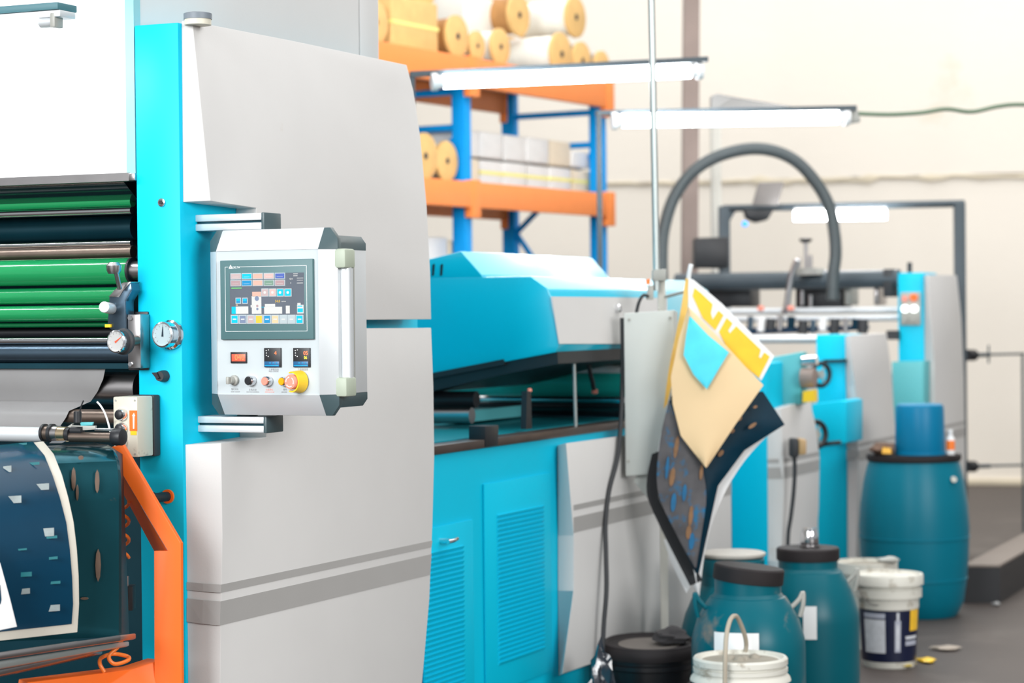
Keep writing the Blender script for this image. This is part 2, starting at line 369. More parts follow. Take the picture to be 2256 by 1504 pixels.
bar_px('roller', 757, 800, BLUESTEEL, 0.015, 286, label='blued steel roller')
bar_px('cross_rail', 800, 812, DSTEEL, 0.02, 300, 0.05, 'dark rail under the blued roller', False)
bar_px('roller', 820, 893, STEEL, 0.05, 292, label='steel roller carrying the grey film')
bar_px('roller', 903, 938, BRONZE, 0.0, 300, label='brown steel roller by the control box')
# grey film over the rollers, its edge running in to the left
rows = []
for xr, y, q in ((232, 812, 0.035), (227, 835, 0.03), (215, 862, 0.04), (200, 884, 0.05), (152, 905, 0.0), (145, 920, -0.01), (128, 945, -0.01)):
    p = f.front(xr, y, q); rows.append([V((-1.40, q, p.z)), V(((p.x - 1.4) / 2, q, p.z)), p])
bm = N(); skin(bm, rows, (0, 0.001, 0)); obj('grey_film', bm, GFILM, LM, MM, label='grey film web')
# doctor bracket with T handle
def fq(x, y, q): return f.front(x, y, q)
bm = N(); prism(bm, [fq(x, y, -0.05) for x, y in ((240, 655), (262, 640), (288, 622), (290, 640), (276, 664), (278, 735), (262, 740), (236, 720))], (0, 0.04, 0)); obj('doctor_arm', bm, BLUESTEEL, LM, MM, bev=0.003)
bm = N(); prism(bm, [fq(x, y, -0.052) for x, y in ((238, 654), (250, 640), (270, 622), (289, 620), (270, 642), (262, 655))], (0, 0.045, 0)); obj('arm_cap', bm, STEEL, LM, MM, bev=0.002)
a = fq(264, 636, -0.07); b = fq(256, 600, -0.09); bm = N(); cyl(bm, a, b, 0.006, n=14); hnd = obj('clamp_handle', bm, STEEL, LM, MM)
bm = N(); c = fq(251, 592, -0.09); spin(bm, c - V((0, 0, 0.012)), V((0, 0, 1)), [(0.0, 0), (0.014, 0.0), (0.018, 0.008), (0.019, 0.02), (0.012, 0.028), (0, 0.028)], 20); obj('handle_grip', bm, STEEL, hnd, MM)
a = fq(229, 676, -0.10); b = fq(246, 680, -0.05); bm = N(); cyl(bm, a, b, 0.014, n=24); obj('clamp_knob', bm, ALU, LM, MM, bev=0.002, label='bright round clamp knob')
bm = N(); box(bm, tuple(fq(231, 721, -0.055)), tuple(fq(256, 714, -0.03))); obj('yellow_pad', bm, YELP, LM, MM, label='small yellow pad')
a = fq(282, 811, -0.045); b = fq(316, 692, -0.03)
bm = N(); box(bm, (a.x, -0.045, a.z), (b.x, -0.003, b.z)); obj('gauge_plate', bm, STEEL, LM, MM, bev=0.002)
a = fq(284, 815, -0.003); b = fq(327, 686, -0.003)
bm = N(); box(bm, (a.x, -0.006, a.z), (b.x, -0.0005, b.z)); obj('plate_gasket', bm, BLACK, LM, MM, bev=0.002)
for x, y in ((288, 700), (289, 802)):
    p = fq(x, y, -0.045); bm = N(); cyl(bm, p, p - V((0, 0.006, 0)), 0.006, n=6); obj('hex_bolt', bm, CHROME, LM, MM)
a = fq(258, 754, -0.13); b = fq(300, 750, -0.045); bm = N(); cyl(bm, a, V((b.x, -0.045, b.z)), 0.013, n=20); obj('gauge_stem', bm, BRONZE, LM, MM)
def gauge(x, y, r, q, body, rim, dial, needle, name, na, lab, back):
    c = fq(x, y, q); bm = N()
    d = V((-0.10, -1, 0.02)).normalized()
    spin(bm, c - d * back, d, [(r * 1.18, 0), (r * 1.18, 0.008), (r * 1.02, 0.012), (r * 1.02, back)], 36); g = obj(name, bm, body, LM, MM, label=lab)
    bm = N(); spin(bm, c, d, [(r * 1.02, -0.004), (r * 1.02, 0.003), (r * 0.9, 0.005), (r * 0.87, 0.001), (r * .87, -0.004)], 36); obj('rim', bm, rim, g, MM)
    bm = N(); cyl(bm, c, c + d * 0.0012, r * 0.88, n=32); obj('dial', bm, dial, g, MM)
    x_ = V((1, -0.1, 0)).normalized(); z_ = d.cross(x_)
    if z_.z < 0: z_ = -z_
    bm = N(); v = x_ * math.cos(na) + z_ * math.sin(na); s_ = x_ * -math.sin(na) + z_ * math.cos(na); o_ = c + d * 0.002
    prism(bm, [o_ - v * r * 0.15 + s_ * r * 0.09, o_ - v * r * 0.15 - s_ * r * 0.09, o_ + v * r * 0.65 - s_ * r * .02, o_ + v * r * 0.65 + s_ * r * .02], d * 0.0006); obj('needle', bm, needle, g, MM)
    for k in range(11):
        aa = math.radians(225 - 27 * k); v = x_ * math.cos(aa) + z_ * math.sin(aa); s_ = x_ * -math.sin(aa) + z_ * math.cos(aa); o_ = c + d * 0.0014
        bm = N(); prism(bm, [o_ + v * r * .68 + s_ * r * .02, o_ + v * r * .68 - s_ * r * .02, o_ + v * r * .8 - s_ * r * .02, o_ + v * r * .8 + s_ * r * .02], d * 0.0003); obj('tick', bm, INK, g, MM)
    return g
gauge(257, 752, 0.0275, -0.14, RUBBER, CHROME, DIALW, REDM, 'pressure_gauge', math.radians(35), 'black bodied gauge with a red needle', 0.03)
gauge(359, 737, 0.031, -0.035, CHROME, CHROME, DIAL, BLUESTEEL, 'pressure_gauge', math.radians(88), 'chrome cased gauge on the teal column', 0.0345)
# column fittings
p = fq(357, 446, 0); bm = N(); cyl(bm, p, p - V((0, 0.004, 0)), 0.0105, n=24); w_ = obj('column_bolt', bm, CHROME, LM, MM, bev=0.001)
bm = N(); cyl(bm, p - V((0, 0.004, 0)), p - V((0, 0.008, 0)), 0.0055, n=6); obj('bolt_socket', bm, BLACK, w_, MM)
p = fq(363, 828, 0); bm = N(); spin(bm, p, V((-0.0, -1, 0)), [(0.0145, 0), (0.0145, 0.012), (0.012, 0.025), (0, 0.025)], 24); k_ = obj('selector_knob', bm, RUBBER, LM, MM)
bm = N(); a = p + V((0, -0.026, 0)); prism(bm, [a + V((-0.018, 0, 0.009)), a + V((-0.004, 0, 0.010)), a + V((0.004, 0, -0.004)), a + V((-0.004, 0, -0.006))], (0, -0.006, 0)); obj('knob_pointer', bm, BLACK, k_, MM)
p = fq(371, 1093, 0); bm = N(); cyl(bm, p, p - V((0, 0.006, 0)), 0.0175, n=28); b_ = obj('push_button', bm, ORANGE, LM, MM, label='black push button on an orange ring')
bm = N(); spin(bm, p - V((0, 0.006, 0)), V((-0.12, -1, 0)), [(0.012, 0), (0.012, 0.05), (0.015, 0.052), (0.015, 0.072), (0.012, 0.076), (0, 0.076)], 24); obj('button_head', bm, BLACK, b_, MM)
# round beacon puck on top of the side panel
c = f.side(436, 50, 0.035); bm = N(); spin(bm, c - V((0, 0, 0.006)), V((0, 0, 1)), [(0.033, 0), (0.033, 0.014), (0, 0.014)], 32)
pk = obj('beacon_base', bm, CREAMP, LM, MM); bm = N(); spin(bm, c + V((0, 0, 0.008)), V((0, 0, 1)), [(0.035, 0), (0.035, 0.014), (0.03, 0.016), (0, 0.016)], 32); obj('beacon_top', bm, mat('blue grey cap', (.17, .20, .23), .5), pk, MM)
# ------------------------------------------------------------------ push button box on the column edge
CB = thingF('push_button_box', 'grimy cream push button box with an orange arrow sticker, beside the lower rollers', 'control box', FM, tuple(fq(290, 1008, -0.04)))
q0, q1 = -0.10, -0.03
a = fq(250, 1006, q0); b = fq(302, 874, q0)
bm = N(); box(bm, (a.x, q0, a.z), (b.x, q1, b.z)); obj('cover', bm, CREAMP, CB, MM, bev=0.004)
bm = N(); c = fq(331, 1010, 0.0); box(bm, (a.x + .006, q1 + 0.001, a.z - 0.002), (b.x + 0.002, -0.0005, b.z + 0.002)); obj('back_box', bm, RUBBER, CB, MM, bev=0.004)
for i, y in enumerate((913, 944, 973)):
    p = fq(270, y, q0); d = V((-0.1, -1, 0)).normalized(); bm = N(); spin(bm, p, d, [(0.0155, 0), (0.0155, 0.008), (0.013, 0.014), (0.011, 0.014), (0.011, 0.006)], 24); rr = obj('button_ring', bm, CHROME, CB, MM)
    bm = N(); spin(bm, p + d * 0.005, d, [(0.0112, 0), (0.0112, 0.012), (0.008, 0.014), (0, 0.014)], 20); obj('button_cap', bm, BLACK, rr, MM)
for nm, x0, y0, x1, y1, m in (('orange_sticker', 286, 949, 302, 904, ORANGE), ('yellow_sticker', 288, 958, 301, 949, YELP)):
    a_ = fq(x0, y0, q0); b_ = fq(x1, y1, q0); bm = N(); box(bm, (a_.x, q0 - 0.001, a_.z), (b_.x, q0 - 0.0001, b_.z)); st = obj(nm, bm, m, CB, MM)
    if m is ORANGE:
        bm = N(); o_ = q0 - 0.0012
        prism(bm, [fq(x, y, o_) for x, y in ((293, 944), (296, 944), (296.5, 916), (298, 916), (295, 909), (291, 916), (292.5, 916))], (0, -0.0004, 0)); obj('arrow', bm, PAPER, st, MM, label='white upward arrow')
for x, y in ((255, 882), (297, 882), (298, 1000)):
    p = fq(x, y, q0); bm = N(); cyl(bm, p, p - V((0, 0.001, 0)), 0.0025, n=10); obj('screw', bm, GREYK, CB, MM)
# ------------------------------------------------------------------ control console on two arms
HQ = 0.02
CC = thingF('control_console', 'aluminium control console with a colour touchscreen, buttons and an emergency stop, on two arms', 'control panel', FM, tuple(fq(600, 905, 0.12)))
li = fq(477, 700, HQ).x; ri = fq(702, 700, HQ).x; ti = fq(588, 551, HQ).z; bi = fq(588, 869, HQ).z
DH, DT, DB = 0.036, 0.0525, 0.0515
PR = [(0.0, 0.012), (1.0, 0.045), (1.0, 0.060), (0.66, 0.085), (0.66, 0.215)]
PR = [(d, HQ + s - 0.012) for d, s in PR]
bm = N(); box(bm, (li - .001, HQ + 0.003, bi - .001), (ri + .001, HQ + 0.03, ti + .001)); obj('front_plate', bm, ALUP, CC, MM)
bm = N(); box(bm, (li, PR[-1][1] - 0.01, bi), (ri, PR[-1][1], ti)); obj('rear_plate', bm, ALUP, CC, MM)
def side_bar(o, u, v, dd, lab):
    # o corner, u along the bar (full vector), v outward unit
    bm = N(); A = [o + v * dd * d + V((0, s, 0)) for d, s in PR]; A += [o + V((0, PR[-1][1], 0)), o + V((0, 0, 0)) + V((0, PR[0][1] + .012, 0))]
    loft(bm, A, [p + u for p in A]); return obj('frame_bar', bm, ALU, CC, MM, label=lab, bev=0.001)
hx = V((1, 0, 0)); hz = V((0, 0, 1))
side_bar(V((li, 0, ti)), hx * (ri - li), hz, DT, None); side_bar(V((li, 0, bi)), hx * (ri - li), -hz, DB, None)
rb = side_bar(V((ri, 0, bi)), hz * (ti - bi), hx, DH, None); side_bar(V((li, 0, bi)), hz * (ti - bi), -hx, DH, None)
def corner(cx, cz, sx, sz, dz):
    bm = N(); rows = []
    for d, s in PR:
        c = V((cx, s, cz))
        rows.append([c + V((0, 0, sz * dz * d)), c + V((sx * DH * d * .45, 0, sz * dz * d)), c + V((sx * DH * d, 0, sz * dz * d * .5)), c + V((sx * DH * d, 0, 0))])
    c0 = [V((cx, PR[0][1] + .012, cz))] * 1
    vs = [[bm.verts.new(p) for p in r] for r in rows]
    for a, b in zip(vs, vs[1:]):
        for i in range(3): face(bm, [a[i], a[i + 1], b[i + 1], b[i]])
    k = bm.verts.new((cx, PR[-1][1], cz)); face(bm, vs[-1] + [k])
    obj('corner_cap', bm, CAPM, CC, MM, bev=0)
corner(li, ti, -1, 1, DT); corner(ri, ti, 1, 1, DT); corner(li, bi, -1, -1, DB); corner(ri, bi, 1, -1, DB)
# rear side grooves + grab handle on the right
ws = ri + DH * 0.66
for dy in (0.115, 0.135):
    bm = N(); box(bm, (ws, HQ + dy, bi), (ws + 0.0012, HQ + dy + 0.004, ti)); obj('side_groove', bm, GREYK, CC, MM)
zt_, zb_ = f.front(756, 570, 0.1).z, f.front(756, 851, 0.1).z
wh = f.front(762, 700, 0.08).x
hb = []
bm = N(); cyl(bm, (wh, 0.08, zb_), (wh, 0.08, zt_), 0.0155, n=28); hd = obj('grab_handle', bm, ALU, CC, MM)
for z in (zt_, zb_):
    bm = N(); box(bm, (ws - 0.004, 0.048, z - 0.0235), (wh + 0.017, 0.102, z + 0.0235)); obj('handle_bracket', bm, BRKT, hd, MM, bev=0.006, label='pale green grey bracket')
# arms
for i, (ya, yb, xa, xb) in enumerate(((471, 507, 430, 577), (917, 952, 434, 582))):
    p = fq(xa, (ya + yb) / 2, 0.07); r_ = fq(xb, (ya + yb) / 2, 0.07); h = (fq(500, ya, 0.07).z - fq(500, yb, 0.07).z)
    zc = fq(500, (ya + yb) / 2, 0.07).z
    w0 = -0.001
    bm = N(); box(bm, (w0, 0.07, zc + h * 0.07), (r_.x, 0.15, zc + h / 2)); box(bm, (w0, 0.07, zc - h / 2), (r_.x, 0.15, zc - h * 0.07)); ar = obj('support_arm', bm, ALU, CC, MM, bev=0.0025)
    bm = N(); box(bm, (w0, 0.079, zc - h * .07), (r_.x, 0.141, zc + h * .07)); obj('arm_groove', bm, DSTEEL, ar, MM)
    bm = N(); box(bm, (r_.x - 0.002, 0.068, zc - h * .53), (r_.x + 0.008, 0.152, zc + h * .53)); obj('arm_end_cap', bm, CAPM, ar, MM, bev=0.003)
    bm = N(); bz = (zc - h / 2, ti + DT - .004) if i == 0 else (bi - DB + .004, zc + h / 2)
    cyl(bm, (0.12, 0.11, bz[0] + .001), (0.12, 0.11, bz[1] - .001), 0.026, n=24); obj('arm_pivot', bm, CAPM, ar, MM)
# touchscreen
a = fq(489, 748, HQ); b = fq(691, 569.5, HQ)
bm = N(); box(bm, (a.x, HQ - 0.006, a.z), (b.x, HQ + 0.004, b.z)); TS = obj('touchscreen', bm, SLATE, CC, MM, bev=0.002)
q = HQ - 0.0062
tl = fq(498, 590, q); X0, X1, Z0, Z1 = fq(497, 660, q).x, fq(675.5, 660, q).x, fq(590, 729, q).z, fq(590, 586, q).z
gx0, gx1 = fq(503, 588, q).x, fq(528, 588, q).x; lw = 0.0009
bm = N()
for (x0, x1, z0, z1) in ((X0, X1, Z0 - lw, Z0), (X0 - lw, X0, Z0 - lw, Z1), (X1, X1 + lw, Z0 - lw, Z1), (X0, gx0, Z1 - lw, Z1), (gx1, X1 + lw, Z1 - lw, Z1)): box(bm, (x0, q - 0.0003, z0), (x1, q + .0003, z1))
obj('outline', bm, WINK, TS, MM, label='thin white outline')
def U(cx, cy, q): return fq(480 + cx / 7.518, 560 + cy / 7.518, q)
R90 = Matrix.Rotation(math.radians(90), 4, 'X')
def label_at(parent, body, cx, cy, q, size, m, name='lettering', T=None, sx=1.0):
    p = U(cx, cy, q); return text(name, body, m, parent, MM @ Matrix.Translation(p) @ R90 @ Matrix.Diagonal((sx, 1, 1, 1)), size)
bm = N(); prism(bm, [U(180, 238, q), U(245, 238, q), U(210, 170, q)], (0, -0.0003, 0)); obj('triangle_mark', bm, WINK, TS, MM)
bm = N(); prism(bm, [U(204, 222, q - .0004), U(224, 222, q - .0004), U(212, 196, q - .0004)], (0, -0.0003, 0)); obj('triangle_mark', bm, SLATE, TS, MM)
label_at(TS, 'DELTA', 303, 218, q, 0.0068, WINK)
a = U(205, 1160, q); b = U(1425, 300, q)
bm = N(); box(bm, (a.x, q - 0.0002, a.z), (b.x, q + .0005, b.z)); obj('display', bm, SC_BG, TS, MM, label='lit colour display')
SM = {k: scr('screen ' + k, c, e_) for k, c, e_ in (('frame', (0.52, 0.60, 0.63), 0.35), ('pink', (0.72, 0.50, 0.47), 0.4), ('rose', (0.60, 0.46, 0.46), 0.35), ('salmon', (0.80, 0.47, 0.38), 0.4), ('cyan', (0.0, 0.55, 0.78), 0.5), ('blue', (0.02, 0.30, 0.60), 0.45), ('indigo', (0.10, 0.16, 0.50), 0.4), ('sage', (0.22, 0.36, 0.28), 0.35), ('mauve', (0.50, 0.34, 0.36), 0.35), ('white', (0.72, 0.72, 0.70), 0.4), ('yellow', (0.90, 0.56, 0.06), 0.5), ('peach', (0.90, 0.60, 0.36), 0.45), ('slate', (0.22, 0.28, 0.42), 0.35), ('lime', (0.2, 0.8, 0.2), 0.5))}
def icon(cx0, cy0, cx1, cy1, m, pad=12, d=0.0006, name='screen_icon'):
    a = U(cx0, cy1, q); b = U(cx1, cy0, q)
    if pad:
        bm = N(); box(bm, (a.x, q - d, a.z), (b.x, q, b.z)); obj('icon_frame', bm, SM['frame'], TS, MM, flat=True)
        a = U(cx0 + pad, cy1 - pad, q); b = U(cx1 - pad, cy0 + pad, q); d = d + 0.0003
    bm = N(); box(bm, (a.x, q - d, a.z), (b.x, q, b.z)); return obj(name, bm, SM[m], TS, MM, flat=True)
for r_, row in enumerate((('rose', 'cyan', 'salmon', 'pink', 'indigo'), ('mauve', 'blue', 'salmon', 'sage', 'mauve'))):
    for c_, m in enumerate(row):
        x0 = 210 + 183 * c_; y0 = 312 - 2 * c_ + 113 * r_
        icon(x0, y0, x0 + 172, y0 + 106, m)
        icon(x0 + 35, y0 + 62, x0 + 135, y0 + 68, 'white' if m not in ('salmon',) else 'pink', 0, 0.0011)
icon(225, 552, 395, 568, 'lime', 0)
for c_, m in enumerate(('rose', 'pink', 'cyan', 'cyan')):
    x0 = 722 + 127 * c_; icon(x0, 565, x0 + 118, 700, m)
    ctr = U(x0 + 58, 632, q); bm = N(); cyl(bm, ctr - V((0, .0009, 0)), ctr - V((0, 0.0012, 0)), 0.0036, n=14); obj('icon_glyph', bm, SM['white'], TS, MM)
for x0 in (295, 405):
    icon(x0, 718, x0 + 90, 820, 'blue'); icon(x0 + 20, 738, x0 + 70, 770, 'cyan', 0, 0.0012)
for x0, y0, x1, y1, m in ((230, 868, 300, 985, 'cyan'), (300, 862, 505, 985, 'white'), (570, 620, 718, 700, 'salmon'), (565, 690, 720, 985, 'white'), (545, 840, 572, 880, 'white'), (780, 820, 950, 870, 'white'), (768, 868, 1065, 985, 'white'), (1128, 850, 1192, 980, 'white'), (1315, 835, 1420, 980, 'white'), (1318, 805, 1372, 840, 'white'), (300, 832, 332, 848, 'peach')):
    icon(x0, y0, x1, y1, m, 0, 0.0006)
icon(1322, 895, 1410, 960, 'cyan', 0, .001); icon(1322, 850, 1400, 866, 'cyan', 0, .001); icon(720, 872, 768, 880, 'cyan', 0, .001)
for cx, cy, rr, m in ((648, 732, 0.0058, 'slate'), (655, 855, 0.003, 'mauve'), (657, 905, 0.003, 'slate')):
    ctr = U(cx, cy, q); bm = N(); cyl(bm, ctr - V((0, .0006, 0)), ctr - V((0, 0.001, 0)), rr, n=18); obj('icon_glyph', bm, SM[m], TS, MM)
for c_, m in enumerate(('cyan', 'slate', 'rose', 'yellow', 'blue', 'peach', 'frame', 'frame', 'cyan')):
    x0 = 215 + 134.5 * c_; icon(x0, 1000, x0 + 128, 1152, m, 16)
    if m != 'yellow': icon(x0 + 35, 1065, x0 + 95, 1085, 'white', 0, 0.0012)
label_at(TS, '34.0', 988, 778, q - .0006, 0.0085, SM['yellow']); label_at(TS, 'm/min', 1090, 780, q - .0006, 0.005, SM['white'])
label_at(TS, '424', 1210, 408, q - .0006, 0.006, SM['white'])
for x0, y0, x1 in ((1250, 318, 1325), (1250, 350, 1320), (1310, 388, 1415), (1310, 422, 1412), (1310, 470, 1412), (1200, 470, 1215)): icon(x0, y0, x1, y0 + 10, 'white', 0)
# counters, temperature controllers
def U2(cx, cy, q): return fq(480 + cx / 10.2545, 750 + cy / 10.2545, q)
def panelbox(name, cx0, cy0, cx1, cy1, m, d, parent=CC, base=HQ + 0.003, label=None):
    a = U2(cx0, cy1, base); b = U2(cx1, cy0, base); bm = N(); box(bm, (a.x, base - d, a.z), (b.x, base + 0.001, b.z)); return obj(name, bm, m, parent, MM, bev=0.0008, label=label)
LEDR = mat('red digits', (1.0, 0.16, 0.05), 0.4, emit=1.1, var=0.0); LEDY = mat('yellow digits', (0.9, 0.8, 0.05), 0.4, emit=0.8, var=0.0)
LEDP = mat('lit red display', (0.55, 0.09, 0.05), 0.4, emit=0.45, var=0.0)
BLUEP = mat('blue controller strip', (0.01, 0.10, 0.25), 0.4)
CYANL = mat('cyan line', (0.0, 0.45, 0.9), 0.4)
g = panelbox('counter', 305, 260, 662, 512, BLACK, 0.004)
panelbox('counter_window', 330, 305, 640, 470, LEDP, 0.0046, g)
def lab2(parent, body, cx, cy, q, size, m, sx=1.0, name='lettering'):
    return text(name, body, m, parent, MM @ Matrix.Translation(U2(cx, cy, q)) @ R90 @ Matrix.Diagonal((sx, 1, 1, 1)), size)
lab2(g, '040', 490, 385, HQ - 0.0018, 0.021, LEDR, 0.9, 'digits')
for x0, red, yel in ((1068, '4', None), (1724, '05', '06')):
    g = panelbox('temperature_controller', x0, 165, x0 + 372, 602, BLACK, 0.005)
    panelbox('key_strip', x0 + 6, 468, x0 + 340, 590, BLUEP, 0.0054, g)
    panelbox('cyan_line', x0 + 15, 558, x0 + 330, 574, CYANL, 0.0058, g)
    lab2(g, red, x0 + (232 if yel is None else 260), 285, HQ - 0.0024, 0.0135, LEDR, 1.0, 'digits')
    if yel: lab2(g, yel, x0 + 255, 388, HQ - 0.0024, 0.010, LEDY, 0.9, 'digits')
    for k in range(3): panelbox('key', x0 + 115 + 75 * k, 488, x0 + 155 + 75 * k, 524, SM['blue'], 0.006, g)
    for dx, dy in ((75, 210), (25, 225), (30, 280), (30, 335), (70, 358)):
        p = U2(x0 + dx, dy, HQ - .002); bm = N(); cyl(bm, p, p - V((0, .0006, 0)), 0.0013, n=10); obj('indicator', bm, PAPER, g, MM)
qq = HQ + 0.0028
CJ = [(CC, '上烫辊温度', 1262, 658, .0058), (CC, 'PRESS SENSOR', 1260, 700, .0042), (CC, '下烫辊温度', 1920, 655, .0058), (CC, '警灯开关', 385, 1105, .0052), (CC, 'TEMP ON/OFF', 395, 1158, .0042), (CC, '主机启动', 785, 1112, .0055), (CC, 'MOTOR RUNNING', 790, 1162, .0042), (CC, '警铃', 1520, 1112, .0055), (CC, 'BUZZER', 1500, 1165, .0042)]
for pr, s_, cx, cy, sz in CJ: lab2(pr, s_, cx, cy, qq, sz, INK, 1.0)
lab2(CC, '主机停止', 1165, 1112, qq, .0055, SALMON); lab2(CC, 'MOTOR STOP', 1170, 1165, qq, .0042, SALMON)
dB = V((-0.16, -1, 0.0)).normalized()
def pbutton(cx, cy, capm, r, lab, ringm=CHROME, h=0.016):
    p = U2(cx, cy, HQ + 0.003) + V((0.0065, 0, -0.001)); bm = N(); spin(bm, p, dB, [(r, 0), (r, h * .8), (r * .86, h), (r * .8, h), (r * .8, h * .6)], 32); o = obj('push_button', bm, ringm, CC, MM, label=lab)
    bm = N(); spin(bm, p + dB * h * .5, dB, [(r * .78, 0), (r * .78, h * .62), (r * .7, h * .68), (0, h * .68)], 28); obj('button_cap', bm, capm, o, MM)
pbutton(725, 895, BLACK, 0.0125, 'black push button'); pbutton(1100, 905, SALMON, 0.0125, 'salmon red push button'); pbutton(1480, 910, AMBER, 0.0115, 'amber push button')
p = U2(385, 895, HQ + 0.003); bm = N(); spin(bm, p, dB, [(0.0125, 0), (0.0125, 0.006), (0.0085, 0.008), (0.0085, 0.022), (0, 0.022)], 28); k_ = obj('selector_switch', bm, GREYK, CC, MM)
bm = N(); e_ = p + dB * .022; box(bm, (e_.x - .004, e_.y - .01, e_.z - .009), (e_.x + .004, e_.y, e_.z + .009)); obj('switch_lever', bm, GREYK, k_, MM, bev=0.002)
# emergency stop with yellow guard
p = U2(1860, 925, HQ + 0.003); bm = N(); cyl(bm, p, p + dB * 0.022, 0.012, n=28); ES = obj('emergency_stop', bm, BLACK, CC, MM, label='emergency stop button in a yellow guard')
pm = p + dB * 0.022 ; bm = N(); spin(bm, pm, dB, [(0.013, 0), (0.0178, 0.004), (0.0182, 0.014), (0.0165, 0.018), (0, 0.019)], 36); obj('mushroom_head', bm, SALMON, ES, MM)
ex = V((1, -0.16, 0)).normalized(); ez = V((0, 0, 1))
for a0 in (20, 140, 260):
    bm = N(); o_ = pm + dB * 0.0186; rows = []
    for k in range(9):
        aa = math.radians(a0 - 35 + 75 * k / 8); rows.append([o_ + (ex * math.cos(aa) + ez * math.sin(aa)) * r_ for r_ in (0.0105, 0.0125)])
    skin(bm, rows, dB * 0.0006)
    aa = math.radians(a0 + 48 - 95); v1 = ex * math.cos(aa) + ez * math.sin(aa); aa2 = math.radians(a0 - 35); v2 = ex * math.cos(aa2) + ez * math.sin(aa2)
    prism(bm, [o_ + v2 * 0.0092, o_ + v2 * 0.0140, o_ + v1 * 0.0115], dB * 0.0006)
    obj('arrow', bm, PAPER, ES, MM)
bm = N(); rows = []
for k in range(25):
    aa = math.radians(-112 + 224 * k / 24); v = ex * math.cos(aa) * 1.0 + ez * math.sin(aa) * 1.12
    rows.append([p + v * r_ + dB * t_ for r_, t_ in ((0.0245, 0.0), (0.0225, 0.034), (0.0195, 0.034), (0.0205, 0.0))] + [])
vs = [[bm.verts.new(x) for x in r_] for r_ in rows]
for a, b in zip(vs, vs[1:]):
    for j in range(4): face(bm, [a[j], a[(j + 1) % 4], b[(j + 1) % 4], b[j]])
face(bm, vs[0]); face(bm, vs[-1])
obj('stop_guard', bm, YELP, ES, MM, bev=0.0)
# ------------------------------------------------------------------ unwinding station in front of the rollers
OF = thingW('unwinder_frame', 'bright orange bent steel frame at the lower left, in front of the teal column', 'frame', tuple(at(370, 1504, 5.42)[:2]) + (0,))
F1 = [(246, 984), (270, 979), (398, 1196), (400, 1520), (400, 2060), (340, 2060), (340, 1520), (339, 1213), (369, 1213), (262, 1032)]
bm = N(); prism(bm, [at(x, y, 5.42) for x, y in F1], FM.R.inverted() @ V((0, 0.012, 0))); obj('front_plate', bm, ORANGE, OF, bev=0.0015)
G = [at(262, 1032, 5.42), at(369, 1213, 5.42), at(341, 1214, 5.56), at(258, 1060, 5.56)]
bm = N(); prism(bm, G, (0, 0.004, -0.004)); obj('inner_flange', bm, ORANGE, OF)
bm = N(); prism(bm, [at(60, 1503, 5.1), at(290, 1474, 5.4), at(345, 1456, 5.43), at(400, 1461, 5.43), at(400, 1600, 5.43), at(40, 1640, 5.1)], (-0.03, 0.05, 0)); obj('bottom_rail', bm, ORANGE, OF, bev=0.002)
bm = N(); prism(bm, [at(30, 1640, 5.12), at(90, 1640, 5.16), at(90, 2110, 5.16), at(30, 2110, 5.12)], (0.02, 0.06, 0)); obj('leg', bm, ORANGE, OF, bev=0.002)
# rolled sheet-metal guard
GD = thingW('curved_guard', 'shiny curved sheet metal guard behind the printed sheet, streaked with rust', 'guard', at(130, 1420, 5.2))
SHINY = mat('stained shiny steel', (0.012, 0.09, 0.115), 0.16, 0.75, var=0.3, scale=7, dirt=(0.32, 0.20, 0.11), dscale=9, dthr=0.63)
rows = []
for xr, y, Y in ((205, 976, 5.42), (236, 980, 5.36), (248, 992, 5.31), (257, 1015, 5.28), (261, 1050, 5.27), (262, 1100, 5.27), (262, 1250, 5.27), (262, 1402, 5.27)):
    R_ = at(xr, y, Y); M_ = at(60, y + 8, Y - 0.06); L_ = at(-180, y + 20, Y - 0.15); rows.append([L_, M_, R_])
bm = N(); skin(bm, rows, (0.004, 0.012, -0.002)); obj('shell', bm, SHINY, GD)
bm = N(); prism(bm, [r[2] + V((0.001, 0.01, 0)) for r in rows] + [at(285, 1400, 5.42), at(270, 1000, 5.42)], (-0.004, 0.002, 0)); obj('end_plate', bm, BLACK, GD)
for x, y, w_, h_ in ((162, 1055, 5, 26), (170, 1085, 3, 18), (216, 1245, 6, 36), (214, 1060, 5, 26), (186, 1318, 9, 3), (178, 1008, 6, 5)):
    bm = N(); c = at(x, y, 5.22 - 0.0); Yc = 5.262 - 0.0003 * (262 - x) - 0.004
    prism(bm, [at(x + w_ * math.cos(a), y + h_ * math.sin(a), Yc) for a in [k * math.pi / 4 for k in range(8)]], (0, 0.004, 0)); obj('rust_patch', bm, RUSTP, GD, label='rust brown patch')
# printed sheet bowed over the guard
PS = thingW('printed_sheet', 'bowed dark blue printed sheet with a cream border and small pale marks, lower left', 'sheet', at(60, 1400, 5.0))
KX = 0.00080
def x1Y(y):
    for (xa, ya, Ya), (xb, yb, Yb) in zip(T1, T1[1:]):
        if y <= yb or (xb, yb) == T1[-1][:2]:
            t = (y - ya) / (yb - ya); return xa + (xb - xa) * t, Ya + (Yb - Ya) * t
def sY(x, y):
    x1, Y1 = x1Y(y); return Y1 - KX * (x1 - x)
def srow(tab, off=0.0):
    return [[at(xx, y + 0.11 * (x - xx), sY(xx, y) - off) for xx in [x + (-190 - x) * k / 6 for k in (6, 5, 4, 3, 2, 1, 0)]] for x, y, Y in tab]
T1 = [(95, 972, 5.26), (118, 1000, 5.22), (136, 1045, 5.185), (150, 1095, 5.165), (162, 1150, 5.155), (169, 1210, 5.15), (173, 1270, 5.155), (174, 1330, 5.165), (170, 1392, 5.18)]
